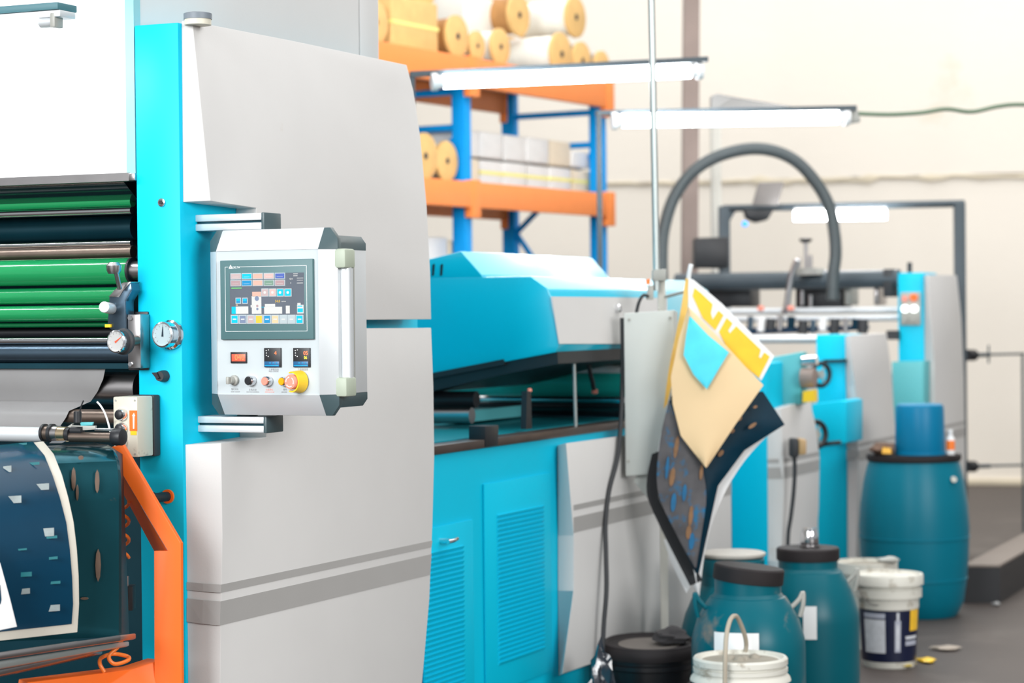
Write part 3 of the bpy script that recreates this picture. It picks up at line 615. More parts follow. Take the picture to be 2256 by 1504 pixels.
T2 = [(72, 972, 5.26), (98, 1003, 5.22), (116, 1047, 5.185), (132, 1096, 5.165), (146, 1150, 5.155), (154, 1210, 5.15), (159, 1270, 5.155), (161, 1330, 5.165), (158, 1374, 5.175)]
bm = N(); skin(bm, srow(T1), (0, 0.0015, 0)); obj('border', bm, mat('cream sheet border', (0.62, 0.58, 0.50), 0.5, dirt=(0.45, 0.36, 0.27), dscale=12, dthr=.62), PS)
NAVP = mat('deep blue gloss print', (0.0, 0.035, 0.075), 0.25, spec=0.3, coat=0.15, var=0.35, scale=4)
bm = N(); skin(bm, srow(T2, 0.004), (0, 0.0008, 0)); obj('print', bm, NAVP, PS)
def surf(x, y): return sY(x, y - 0.11 * (x1Y(y)[0] - x)) - 0.0105
PMK = mat('pale print mark', (0.26, 0.30, 0.30), 0.4, var=.4, scale=40); GMK = mat('green print mark', (0.0, 0.13, 0.15), 0.4)
for x, y, w_, h_, m in ((92, 1072, 16, 8, PMK), (31, 1100, 16, 9, PMK), (16, 1033, 9, 8, PMK), (73, 1021, 14, 4, GMK), (47, 978, 12, 3, GMK), (105, 1172, 14, 10, PMK), (48, 1210, 11, 3, GMK), (116, 1229, 11, 4, GMK), (120, 1283, 13, 4, GMK), (56, 1302, 10, 7, PMK), (54, 1265, 16, 6, GMK), (118, 1339, 14, 8, PMK), (110, 1183, 16, 4, GMK)):
    Yc = surf(x, y); bm = N(); prism(bm, [at(x - w_, y + h_, Yc), at(x + w_, y + h_ - 2, Yc), at(x + w_, y - h_, Yc), at(x - w_, y - h_ + 2, Yc)], (0, 0.0006, 0)); obj('print_mark', bm, m, PS)
bm = N(); prism(bm, [at(-60, 1160, 4.93), at(0, 1240, 4.95), at(22, 1320, 4.96), at(37, 1380, 4.98), at(-60, 1400, 4.9)], (0, 0.002, 0)); tag(obj('white_card', bm, PAPER), 'white card with a slanted edge in front of the blue printed sheet', 'card')
bm = N(); prism(bm, [at(-60, 1262, 4.925), at(0, 1288, 4.945), at(3, 1320, 4.945), at(-2, 1350, 4.945), at(-60, 1352, 4.92)], (0, 0.002, 0)); o = obj('card_print', bm, NAVP, bpy.data.objects['white_card'])
# collecting tray rails
TR = thingW('collecting_tray', 'stained steel tray below the printed sheet at the lower left corner', 'tray', at(120, 1500, 5.1))
for (ya, yb, yc, yd, m, dz) in ((1436, 1398, 1412, 1452, STEEL, 0.0), (1455, 1416, 1428, 1478, GALV, 0.04), (1480, 1436, 1446, 1500, STEEL, 0.05)):
    xe = 265 if dz == 0 else (250 if m is GALV else 190)
    bm = N(); prism(bm, [at(-150, ya + 22, 4.8 + dz), at(xe, yb, 5.22 + dz), at(xe, yc, 5.22 + dz), at(-150, yd + 22, 4.8 + dz)], (0.02, 0.10, -0.01)); obj('tray_rail', bm, m, TR, bev=0.003)
# core shaft
CS = thingW('core_shaft', 'chrome core shaft with black flanges and a brown end, above the printed sheet', 'shaft', at(120, 980, 5.3))
ax = (at(280, 966, 5.34) - at(0, 951, 5.22)); ax = (FM.M.to_3x3() @ V((1, 0, 0)))
def sh(x, y): 
    P = FM.M @ FM.front(x, y, -0.30); return P
def scyl(name, xa, xb, y, rpx, m, par=CS, n=32, bev=0.0, lab=None):
    a = FM.front(xa, y, -0.30); b = FM.front(xb, y, -0.30); b.z = a.z; bm = N(); cyl(bm, MM @ a, MM @ b, rpx * 5.3 / 5000, n=n); return obj(name, bm, m, par, bev=bev, label=lab)
scyl('chrome_tube', -300, 96, 951, 17, ALU)
scyl('flange', 96, 101, 953, 20, BLACK); scyl('flange', 112, 118, 954, 21, BLACK); scyl('hub', 101, 112, 954, 17, BRONZE); scyl('hub', 118, 131, 955, 18, STEEL); scyl('collar', 131, 148, 956, 17, BRASS); scyl('hub', 148, 156, 956, 15, BLACK)
scyl('brown_rod', 156, 252, 962, 11.5, BRONZE); scyl('end_knob', 250, 272, 962, 19, BLACK, bev=0.004)
bm = N(); a = sh(120, 973); prism(bm, [sh(112, 975), sh(140, 975), sh(150, 969), sh(118, 970)], (0.0, -0.02, 0)); obj('clip_plate', bm, CHROME, CS)
scyl('small_rod', 210, 262, 946, 3.5, CHROME); scyl('valve_body', 158, 182, 948, 9, BLACK)
bm = N(); prism(bm, [sh(178, 938), sh(203, 937), sh(205, 930), sh(176, 930)], (0, 0.015, 0)); obj('teal_lever', bm, TEALG, CS, bev=.001)
bm = N(); prism(bm, [sh(180, 948), sh(210, 946), sh(210, 938), sh(158, 937), sh(160, 932), sh(148, 940)], (0, 0.02, 0)); obj('clamp_bracket', bm, GREYK, CS, bev=.001)
bm = N(); cyl(bm, sh(171, 930), sh(171, 906), 0.0095, n=16); v_ = obj('valve_post', bm, BLACK, CS)
bm = N(); tube(bm, [sh(176, 906), sh(179, 894), sh(184, 882)], 0.0018, 6); obj('valve_wire', bm, BLACK, v_)
bm = N(); tube(bm, [sh(243, 951), sh(238, 930), sh(231, 910), sh(222, 894), sh(214, 885)], 0.0022, 8); tag(obj('white_wire', bm, WHITE), 'thin white wire sticking up beside the push button box', 'wire')
# orange air hoses and dark fittings in the shade of the frame
def coil(x, y0, y1, rx, turns, Y):
    pts = []
    for k in range(int(turns * 12) + 1):
        a = 2 * math.pi * k / 12; t = k / (turns * 12); pts.append(at(x + rx * math.cos(a), y0 + (y1 - y0) * t + 6 * math.sin(a), Y) + V((0, 0.02 * math.sin(a), 0)))
    return pts
bm = N(); tube(bm, coil(268, 1105, 1228, 16, 3, 5.50), 0.0042, 8, 2); tag(obj('air_hose', bm, ORHOSE), 'orange coiled air hose inside the frame, upper coil', 'hose')
bm = N(); tube(bm, [at(x, y, Y) for x, y, Y in ((252, 1398, 5.33), (268, 1402, 5.33), (262, 1422, 5.32), (240, 1445, 5.30), (252, 1462, 5.30), (280, 1455, 5.33), (282, 1446, 5.36), (250, 1440, 5.36), (224, 1448, 5.33), (220, 1462, 5.31), (230, 1480, 5.31))], 0.0048, 10); tag(obj('air_hose', bm, ORHOSE), 'orange air hose looping under the tray end', 'hose')
FT = thingW('valve_block', 'small dark pneumatic valve block in the gap behind the guard', 'valve', at(283, 1345, 5.52))
bm = N(); prism(bm, [at(x, y, 5.5) for x, y in ((270, 1345), (292, 1345), (292, 1292), (274, 1292))], (0, 0.05, 0)); obj('body', bm, RUBBER, FT, bev=.002)
for y in (1262, 1335):
    bm = N(); cyl(bm, at(263, y, 5.5), at(275, y + 3, 5.5), 0.009, n=14); obj('orange_fitting', bm, ORHOSE, FT)
bm = N(); cyl(bm, at(280, 1292, 5.52), at(280, 1268, 5.52), 0.005, n=12); obj('nipple', bm, STEEL, FT)
bm = N(); box(bm, (-1.45, -0.10, 0.0), (wl - 0.03, -0.04, 0.5)); o = obj('base_plinth', bm, DSTEEL, LM, MM)

# ------------------------------------------------------------------ second unit: hooded coating machine with louvred doors
f = FM
CM = thingF('coating_machine', 'teal coating machine with raised hood and louvred doors, next behind the nearest machine', 'machine', FM, (-0.6, 2.8, 0))
zr0 = f.side(960, 997, 0.0).z; s0, s1 = sR + 0.02, 4.06
bm = N(); box(bm, (-1.4, s0, 0), (-0.002, s1, zr0 - 0.005)); obj('cabinet', bm, TEAL, CM, MM)
zt2 = f.side(1228, 980, 0).z; zb2 = f.side(1231, 1488, 0).z
oL = [f.side(x, y, 0.06) for x, y in ((1247, 976), (1264, 1180), (1264, 1300), (1239, 1484))]
iL = [f.side(x, y, 0.0) for x, y in ((1228, 981), (1229, 1180), (1229, 1300), (1231, 1488))]
oR = [V((0.06, s1, zb2)), V((0.06, s1, zt2))]
bm = N(); loft(bm, oL + oR, iL + [V((0, p.y, p.z)) for p in oR]); obj('side_panel', bm, GREY, CM, MM, bev=0.0015)
for ya, yb in ((1112, 1124), (1139, 1173)):
    za, zb_ = f.side(1264, ya, 0.06).z, f.side(1264, yb, 0.06).z; sl = f.side(1264, ya, 0.06).y
    q0_ = f.side(1229, (ya + yb) / 2, 0.0); d = V((0.0012, -0.0008, 0))
    bm = N(); skin(bm, [[V((0, q0_.y, za)) + d, V((0, q0_.y, zb_)) + d], [V((0.06, sl - .002, za)) + d, V((0.06, sl - .002, zb_)) + d], [V((0.06, s1, za)) + d, V((0.06, s1, zb_)) + d]], (-0.0006, 0.0003, 0)); obj('stripe', bm, STRIPE, CM, MM, flat=True, label='darker grey stripe')
# louvred doors
def door(x0, y0, x1, y1, ybot, lx0, ly0, lx1, lbot, handle=False):
    a = f.side(x0, y0, 0.004); b = f.side(x1, y1, 0.004); zb_ = f.side(x1, ybot, 0.004).z; zt_ = (a.z + b.z) / 2
    bm = N(); box(bm, (-0.0015, a.y, zb_), (0.006, b.y, zt_)); D = obj('louvre_door', bm, TEAL, CM, MM, bev=0.002)
    la = f.side(lx0, ly0, 0.006); lb = f.side(lx1, ly0, 0.006); zl = f.side(lx1, lbot, 0.006).z
    pitch = 0.0153; n = int((la.z - zl) / pitch); first = None
    for k in range(n):
        if first is None:
            bm = N(); z = la.z; y0_, y1_ = la.y, lb.y
            prism(bm, [(0.0055, y0_, z), (0.0055, y0_, z - 0.0135), (0.0125, y0_ + 0.002, z - 0.0035), (0.0130, y0_ + .002, z - 0.0012)], (0, y1_ - y0_, 0)); first = obj('louvre_slat', bm, TEAL, D, MM)
        else:
            c = first.copy(); COL.objects.link(c); c.location = first.location + V((0, 0, -pitch * k))
    if handle:
        p = f.side(970, 1191, 0.006); q_ = f.side(998, 1187, 0.03); bm = N(); cyl(bm, p, p + V((0.03, 0, 0)), 0.008, n=14); h_ = obj('handle_stem', bm, CHROME, D, MM)
        bm = N(); tube(bm, [p + V((0.03, -0.008, -.001)), p + V((0.034, 0.02, 0)), p + V((0.03, 0.055, .002))], 0.007, 10); obj('door_handle', bm, CHROME, D, MM)
    return D
s_l = s0 + 0.02
door(930, 1167, 1041, 1143, 1700, 930, 1221, 1019, 1640, True)
door(1066, 1066, 1212, 1041, 1478, 1094, 1134, 1196, 1437)
# rail along the opening
ya, yb = f.side(960, 981, 0.0).z, zr0
RAILB = mat('brown machine rail', (0.10, 0.075, 0.065), 0.35, 0.5, var=0.3)
bm = N(); box(bm, (-0.06, s0, yb - 0.005), (0.012, s1, ya)); obj('top_rail', bm, RAILB, CM, MM, bev=0.003)
bm = N(); prism(bm, [f.side(x, y, 0.016) for x, y in ((1070, 985), (1098, 981), (1099, 936), (1070, 938))], (-0.06, 0, 0)); obj('rail_block', bm, BLACK, CM, MM, bev=.003)
# interior of the opening
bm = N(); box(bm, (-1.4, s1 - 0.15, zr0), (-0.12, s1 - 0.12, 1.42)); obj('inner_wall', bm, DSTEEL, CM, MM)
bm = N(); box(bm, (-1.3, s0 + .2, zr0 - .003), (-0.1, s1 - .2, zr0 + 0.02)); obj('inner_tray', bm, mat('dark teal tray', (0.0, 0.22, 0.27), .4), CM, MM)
def iroll(ya, yb, q, m, xr=1392, lab=None, xl=None):
    p = f.front(xr, (ya + yb) / 2, q); r = (f.front(xr, ya, q).z - f.front(xr, yb, q).z) / 2
    bm = N(); cyl(bm, (-1.25 if xl is None else f.front(xl, ya, q).x, q, p.z), (min(p.x, -.03), q, p.z), r, n=32); return obj('roller', bm, m, CM, MM, label=lab)
iroll(806, 876, 3.35, DGREEN, lab='thick teal green roller inside the machine'); iroll(874, 888, 3.1, CHROME, lab='slim chrome rod inside the machine'); iroll(887, 900, 3.12, BLACK); iroll(804, 822, 3.22, PAPER, xl=1110, lab='white pipe added as the highlight on the teal green roller'); iroll(900, 942, 3.3, BLUESTEEL)  # the white pipe is added to act as the highlight along the roller top
bm = N(); prism(bm, [f.front(x, y, 2.6) for x, y in ((930, 940), (1030, 930), (1030, 905), (930, 912))], (0, 0.5, 0)); obj('inner_beam', bm, TEALG, CM, MM)
bm = N(); cyl(bm, f.front(930, 880, 2.5), f.front(1050, 880, 2.5), 0.03, n=24); obj('roller', bm, BLACK, CM, MM)
bm = N(); cyl(bm, f.front(930, 915, 2.4), f.front(1040, 915, 2.4), 0.028, n=24); obj('roller', bm, STEEL, CM, MM)
bm = N(); prism(bm, [f.side(x, y, -0.06) for x, y in ((1159, 945), (1172, 943), (1170, 862), (1161, 862))], (-0.02, 0, 0)); pp = obj('stop_post', bm, BLACK, CM, MM)
bm = N(); spin(bm, f.side(1167, 864, -0.07) , (0, 0, 1), [(0, 0), (0.008, 0.003), (0.008, 0.012), (0, 0.015)], 14); obj('red_ball', bm, SALMON, pp, MM)
bm = N(); cyl(bm, f.side(1269, 962, -0.02), f.side(1264, 782, -0.02), 0.0065, n=14); obj('stay_rod', bm, GALV, CM, MM, label='thin steel rod holding up the hood')
bm = N(); tube(bm, [f.side(x, y, -0.1) for x, y in ((1296, 800), (1300, 820), (1306, 845), (1308, 858))], 0.008, 10); hk = obj('hood_latch', bm, BLACK, CM, MM)
bm = N(); p = f.side(1310, 862, -0.1); spin(bm, p - V((0, 0, .012)), (0, 0, 1), [(0, 0), (0.012, 0.005), (0.012, 0.019), (0, 0.024)], 14); obj('latch_ball', bm, SALMON, hk, MM)
# hood
HQ2 = 2.35
def hp(x, y): return f.front(x, y, HQ2)
hs1 = f.side(1345, 607, hp(1062, 605).x).y - HQ2; hs2 = f.side(1560, 642, hp(1206, 635).x).y - HQ2
wleft = -0.62
pts = [hp(1215, 653), hp(1232, 757), hp(1224, 776), hp(1112, 797)]
zl = hp(930, 832).z
low = [hp(1206, 635)] + pts + [V((hp(930, 832).x, HQ2, zl)), V((wleft, HQ2, zl)), V((wleft, HQ2, hp(1168, 608).z)), hp(1168, 608)]
bm = N(); prism(bm, low, (0, hs2, 0)); HD = obj('hood', bm, TEALH, CM, MM, bev=0.004)
up = [hp(1062, 606), hp(1015, 553), V((hp(930, 574).x, HQ2, hp(930, 574).z)), V((wleft, HQ2, hp(930, 574).z)), V((wleft, HQ2, hp(1168, 612).z)), hp(1062, 612)]
bm = N(); prism(bm, [p + V((0, 0.001, 0)) for p in up], (0, hs1, 0)); obj('hood_top', bm, TEALH, CM, MM, bev=0.004)
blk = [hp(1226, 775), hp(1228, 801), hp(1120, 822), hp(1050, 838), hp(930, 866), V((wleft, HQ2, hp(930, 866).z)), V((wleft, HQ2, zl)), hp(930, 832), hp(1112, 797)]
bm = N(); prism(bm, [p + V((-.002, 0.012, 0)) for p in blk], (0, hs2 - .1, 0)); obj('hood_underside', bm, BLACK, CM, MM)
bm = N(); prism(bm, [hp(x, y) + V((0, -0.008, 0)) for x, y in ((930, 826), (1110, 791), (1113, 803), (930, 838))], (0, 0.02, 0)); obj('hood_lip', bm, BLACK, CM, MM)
a, b = hp(1216, 655), hp(1231, 755); nn = V((b.z - a.z, 0, -(b.x - a.x))).normalized(); nn = nn if nn.x > 0 else -nn
pl = [f.plane(x, y, a + nn * 0.004, nn) for x, y in ((1216, 653), (1470, 656), (1470, 757), (1233, 757))]
bm = N(); prism(bm, pl, -nn * 0.0035); gp = obj('hood_side_plate', bm, GREY, CM, MM, label='light grey plate on the hood side')
p = f.plane(1358, 680, a + nn * 0.004, nn); bm = N(); spin(bm, p, nn, [(0.016, 0), (0.016, 0.012), (0.01, 0.018), (0, 0.018)], 18); obj('latch_knob', bm, CHROME, gp, MM)
for x in (951, 969):
    bm = N(); prism(bm, [hp(x + 1, 608) + V((0, -0.002, 0)), hp(x + 5, 606) + V((0, -.002, 0)), hp(x + 7, 581) + V((0, -.002, 0)), hp(x + 2, 583) + V((0, -.002, 0))], (0, 0.004, 0)); obj('vent_slot', bm, BLACK, CM, MM)

# ------------------------------------------------------------------ units 3, 4, 5 further along the line
def unit(name, lab, q, xl, xr, ytop, ybot, panel, pin, stripes=True, depth=1.0, width=1.35, drop=0.0):
    T = thingF(name, lab, 'machine', FM, (-0.5, q + depth / 2, 0))
    zt_ = f.front(xr, ytop, q).z; wl_ = f.front(xl, (ytop + ybot) / 2, q).x; w0 = f.front(xr, (ytop + ybot) / 2, q).x
    bm = N(); box(bm, (wl_, q, 0), (w0, q + 0.3, zt_)); obj('column', bm, TEAL, T, MM, bev=0.004)
    o_ = [f.side(x, y, w0 + 0.06) for x, y in panel]; 
    i_ = [V((w0, p.y, p.z)) for p in o_]
    for k, (x, y) in pin.items(): i_[k] = f.side(x, y, w0)
    bm = N(); loft(bm, o_, i_); obj('side_panel', bm, GREY, T, MM, bev=0.002)
    smax = max(p.y for p in o_)
    bm = N(); box(bm, (-width, q + 0.32, 0), (w0 - .002, smax - 0.02, min(zt_, max(p.z for p in o_)) - 0.05 - drop)); obj('body', bm, GREY, T, MM)
    if stripes:
        for za, zb_ in ((0.795, 0.778), (0.758, 0.708)):
            k = max(pin); p_in = [p for j, p in enumerate(i_) if j in pin]; y_in = sum(p.y for p in p_in) / len(p_in)
            xs = [p.y for j, p in enumerate(o_) if j in pin]
            bm = N(); d = V((0.002, -0.0012, 0)); sl = max(xs)
            skin(bm, [[V((w0, y_in, za)) + d, V((w0, y_in, zb_)) + d], [V((w0 + .06, sl, za)) + d, V((w0 + .06, sl, zb_)) + d], [V((w0 + .06, smax - .01, za)) + d, V((w0 + .06, smax - .01, zb_)) + d]], (-0.001, 0.0006, 0)); obj('stripe', bm, STRIPE, T, MM, flat=True, label='darker grey stripe')
    return T
U3 = unit('delivery_unit', 'low grey and teal machine unit behind the hanging sheets', 4.76, 1610, 1690, 800, 1240,
          [(1721, 899), (1784, 880), (1797, 935), (1806, 1010), (1804, 1120), (1795, 1235), (1780, 1430), (1712, 1450), (1722, 1235), (1727, 1080)],
          {0: (1690, 905), 7: (1695, 1450), 8: (1692, 1235), 9: (1691, 1080)}, depth=0.8, width=0.85)
U4 = unit('feeding_unit', 'teal and grey machine unit with black handwheels, left of the blue drum', 6.04, 1800, 1864, 737, 1240,
          [(1872, 738), (1953, 734), (1962, 800), (1973, 950), (1977, 1050), (1971, 1240), (1955, 1380), (1878, 1400), (1886, 1240), (1892, 1000), (1883, 850)],
          {0: (1862, 740), 7: (1868, 1400), 8: (1867, 1240), 9: (1866, 1000), 10: (1864, 850)}, depth=0.9, drop=0.1)
U5 = unit('end_feeder', 'farthest grey machine unit with a teal post carrying two lit white buttons', 7.6, 1979, 2036, 600, 900,
          [(2046, 605), (2108, 606), (2118, 700), (2124, 830), (2127, 1000), (2124, 1160), (2110, 1300), (2050, 1310), (2060, 1000), (2058, 800)],
          {0: (2036, 606), 7: (2038, 1310), 8: (2037, 1000), 9: (2037, 800)}, depth=0.8, drop=0.5)
# fittings of unit 3 / 4
bm = N(); prism(bm, [f.front(x, y, 5.0) for x, y in ((1690, 790), (1706, 786), (1764, 775), (1765, 890), (1711, 899), (1690, 870))], (0, 0.1, 0)); obj('teal_cover', bm, TEALG, U3, MM, bev=0.006)
bm = N(); p = f.front(1766, 828, 5.0); cyl(bm, f.front(1766, 832, 5.0), f.front(1796, 832, 5.0), 0.045, n=20); mo = obj('motor', bm, BROWN, U3, MM, bev=.004)
bm = N(); prism(bm, [f.front(x, y, 4.93) for x, y in ((1768, 886), (1795, 884), (1794, 858), (1769, 862))], (0, 0.05, 0)); obj('motor_plate', bm, YELP, mo, MM, label='yellow plate')
bm = N(); cyl(bm, f.front(1768, 795, 5.0), f.front(1800, 793, 5.0), 0.022, n=16); obj('coupling', bm, CHROME, mo, MM)
def wheel(par, x, y, q, r):
    c = f.front(x, y, q); d = V((0.72, -0.5, 0.0)).normalized(); bm = N(); xx, yy = basis(d)
    R_ = [c + (xx * math.cos(t) + yy * math.sin(t)) * r for t in [2 * math.pi * k / 24 for k in range(25)]]
    tube(bm, R_, r * 0.22, 10, 1); o = obj('handwheel', bm, BLACK, par, MM)
    bm = N(); cyl(bm, c - d * 0.012, c + d * 0.012, r * 0.35, n=16)
    for k in range(3):
        t = 2 * math.pi * k / 3; cyl(bm, c, c + (xx * math.cos(t) + yy * math.sin(t)) * r, r * 0.09, n=8)
    obj('wheel_hub', bm, GREYK, o, MM)
wheel(U4, 1808, 825, 5.9, 0.055); wheel(U4, 1797, 957, 5.55, 0.06)
bm = N(); prism(bm, [f.front(x, y, 5.7) for x, y in ((1788, 890), (1850, 882), (1864, 884), (1864, 976), (1808, 980), (1788, 950))], (0, 0.3, 0)); obj('teal_gearbox', bm, TEAL, U4, MM, bev=0.006)
bm = N(); tube(bm, [f.front(x, y, 5.62) for x, y in ((1800, 985), (1820, 978), (1852, 974))], 0.01, 8); obj('lever', bm, BLACK, U4, MM)
bm = N(); prism(bm, [f.front(x, y, 6.02) for x, y in ((1812, 798), (1864, 797), (1864, 791), (1812, 792))], (0, 0.02, 0)); obj('column_seam', bm, BLACK, U4, MM)
bm = N(); box(bm, (f.front(1797, 1100, 6.0).x, 6.06, 0), (f.front(1806, 1100, 6.0).x, 6.3, f.front(1800, 985, 6.0).z)); obj('dark_gap_strip', bm, BLACK, U4, MM, label='black strip painted as the dark gap beside the column')  # black strip paints the darkness of the gap left of this column
bm = N(); box(bm, (f.front(1600, 1100, 4.8).x, 4.8, 0), (f.front(1610, 1100, 4.76).x, 5.0, f.front(1600, 1020, 4.8).z)); obj('dark_gap_strip', bm, BLACK, U3, MM)  # black strip again painted as a dark gap, here before the teal column
def rod(par, xa, xb, ya, yb, q, m, name='cross_rod', lab=None):
    r = (f.front(xb, ya, q).z - f.front(xb, yb, q).z) / 2; a = f.front(xa, (ya + yb) / 2, q); b = f.front(xb, (ya + yb) / 2, q); a.z = b.z
    bm = N(); cyl(bm, a, b, r, n=24); return obj(name, bm, m, par, MM, label=lab)
rod(U4, 1640, 1802, 737, 756, 6.2, ALU); rod(U5, 1600, 1980, 675, 690, 7.75, ALU); rod(U5, 1600, 1980, 693, 707, 7.7, ALU)
rod(U5, 1490, 1980, 594, 634, 7.85, DFRAME, 'main_beam', 'thick dark cross beam')
for x0, y0, x1, y1, q, m, nm in ((1505, 630, 1652, 676, 8.0, BLACK, 'feeder_head'), (1752, 622, 1856, 682, 7.95, BLACK, 'feeder_head'), (1945, 592, 1966, 654, 7.8, RUBBER, 'beam_clamp'), (1860, 628, 1872, 672, 7.9, GREYK, 'beam_clamp'), (1925, 630, 1934, 672, 7.9, STEEL, 'beam_clamp')):
    bm = N(); prism(bm, [f.front(x0, y1, q), f.front(x1, y1, q), f.front(x1, y0, q), f.front(x0, y0, q)], (0, 0.2, 0)); obj(nm, bm, m, U5, MM, bev=0.008)
bm = N(); tube(bm, [f.front(x, y, 7.6) for x, y in ((1757, 572), (1746, 600), (1738, 640), (1733, 676), (1726, 690))], 0.018, 10); obj('feeder_link', bm, STEEL, U5, MM)
bm = N(); prism(bm, [f.front(x, y, 7.7) for x, y in ((1752, 606), (1800, 604), (1796, 590), (1758, 590))], (0, 0.2, 0)); obj('screw_block', bm, GREYK, U5, MM)
for xa, ya, xb, yb, r in ((1776, 600, 1775, 532, 0.011), (1760, 590, 1760, 568, 0.012), (1785, 592, 1785, 562, 0.012), (1767, 640, 1767, 672, 0.012), (1786, 650, 1786, 676, 0.010)):
    bm = N(); cyl(bm, f.front(xa, ya, 7.75), f.front(xb, yb, 7.75), r, n=12); obj('adjusting_screw', bm, STEEL, U5, MM)
bm = N(); c = f.front(1775, 530, 7.75); spin(bm, c - V((0, 0, .012)), (0, 0, 1), [(0.02, 0), (0.036, 0.012), (0.036, 0.024), (0, 0.026)], 20); obj('screw_knob', bm, BLACK, U5, MM)
random.seed(3)
for k, x in enumerate((1652, 1676, 1697, 1718, 1742, 1768, 1790, 1812, 1838, 1862, 1884, 1900)):
    y0 = 700 + random.uniform(-6, 6); y1 = y0 + random.uniform(24, 36); m = (BLUESTEEL, PAPER, RUBBER, STEEL, NAVY, RUBBER)[k % 6]
    bm = N(); cyl(bm, f.front(x, y1, 7.4), f.front(x + 2, y0, 7.4), 0.017 + 0.006 * (k % 3), n=12); o_ = obj('suction_foot', bm, m, U5, MM)
    if k in (1, 4): bm = N(); c = f.front(x, 681, 7.45); spin(bm, c - V((0, 0, .014)), (0, 0, 1), [(0, 0), (0.02, 0.01), (0.02, 0.03), (0, 0.036)], 14); obj('red_cap', bm, SALMON, o_, MM)
bm = N(); prism(bm, [f.front(x, y, 7.5) for x, y in ((1640, 737), (1900, 727), (1900, 716), (1640, 722))], (0, 0.15, 0)); obj('suction_bar', bm, mat('blue black bar', (0.01, 0.05, 0.12), .4), U5, MM, bev=.004)
bm = N(); prism(bm, [f.front(x, y, 7.55) for x, y in ((1955, 748), (1978, 748), (1978, 728), (1952, 728))], (0, 0.1, 0)); obj('beam_clamp', bm, RUBBER, U5, MM)
# control plate on unit 5
q_ = 7.595
bm = N(); prism(bm, [f.front(x, y, q_) for x, y in ((1985, 716), (2029, 716), (2029, 643), (1985, 644))], (0, -0.012, 0)); cp = obj('button_plate', bm, GREYK, U5, MM, bev=.002)
LITB = mat('lit white button', (0.95, 1, 0.98), 0.4, emit=1.6, var=0)
for x, y, m, r in ((1995, 680, LITB, 8), (2015, 680, LITB, 8), (2014, 655, ORANGE, 8), (1994, 658, SALMON, 6), (1995, 703, GREYK, 6), (2015, 703, GREYK, 6)):
    c = f.front(x, y, q_ - 0.012); bm = N(); cyl(bm, c, c - V((0, 0.02, 0)), r * 12.6 / 5000, n=18); obj('button', bm, m, cp, MM)
bm = N(); prism(bm, [f.front(x, y, 7.45) for x, y in ((1964, 797), (2035, 795), (2035, 905), (2030, 990), (1974, 990), (1968, 900))], (0, 0.14, 0)); obj('lower_box', bm, TEALG, U5, MM, bev=.006)
bm = N(); cyl(bm, f.front(2004, 600, 7.7), f.front(2004, 578, 7.7), 0.014, n=12); obj('top_stud', bm, RUBBER, U5, MM)
# ------------------------------------------------------------------ pallet rack with reels behind the machines
PR0 = CAM + ray(1033, 480) * (12.5 / ray(1033, 480).y)
RK = Frame((PR0.x, PR0.y, 0), math.radians(30)); r = RK
RT = thingF('pallet_rack', 'pallet rack with blue posts and orange beams behind the machines', 'rack', RK, (-0.3, -0.5, 0))
sr = r.side(1332, 480, 0.0).y
zm_t, zm_b = r.side(1033, 400, 0.03).z, r.side(1033, 457, 0.03).z
zu_t, zu_b = r.side(1000, 121, 0.03).z, r.side(1033, 190, 0.03).z
DEP = 0.62; SL = -2.6
def post(w, s_):
    bm = N(); box(bm, (w - 0.085, s_ - 0.035, 0), (w, s_ + 0.035, zu_t - 0.005)); return obj('post', bm, RACKB, RT, r.M, bev=0.004)
for s_ in (SL, 0.0, sr): post(0.0, s_); post(-DEP, s_)
for z0, z1 in ((zm_b, zm_t), (zu_b, zu_t)):
    for w in (0.004, -DEP - 0.09):
        bm = N(); box(bm, (w, SL - .03, z0), (w + 0.045, sr + 0.04, z1)); obj('beam', bm, RACKO, RT, r.M, bev=0.004, label='orange beam')
    for s_ in (0.0, sr):
        for w in (0.001, -DEP - 0.092):
            bm = N(); box(bm, (w, s_ - 0.045, z0 - 0.055), (w + 0.052, s_ + 0.045, z1 + 0.01)); obj('beam_bracket', bm, RACKO, RT, r.M, bev=0.003)
    bm = N(); box(bm, (-DEP - .05, SL, z1 - 0.03), (0.002, sr + .02, z1 - 0.004)); obj('deck', bm, DECK, RT, r.M)
def brace(a, b):
    bm = N(); cyl(bm, a, b, 0.019, n=8); obj('brace', bm, RACKB, RT, r.M)
for s_ in (0.0, sr):
    zb1 = r.side(1020, 278, 0.0).z
    brace((-0.05, s_, zb1), (-DEP - .03, s_, zb1)); brace((-0.05, s_, zb1 - 0.03), (-DEP - .03, s_, zb1 - 0.55))
    brace((-0.05, s_, zm_b - 0.85), (-DEP - .03, s_, zm_b - 0.05)); brace((-0.05, s_, zm_b - 0.85), (-DEP - .03, s_, zm_b - 1.6)); brace((-0.05, s_, 0.3), (-DEP - .03, s_, 0.3))
    brace((-0.05, s_, zu_b - .02), (-DEP - .03, s_, zu_b - 0.02))
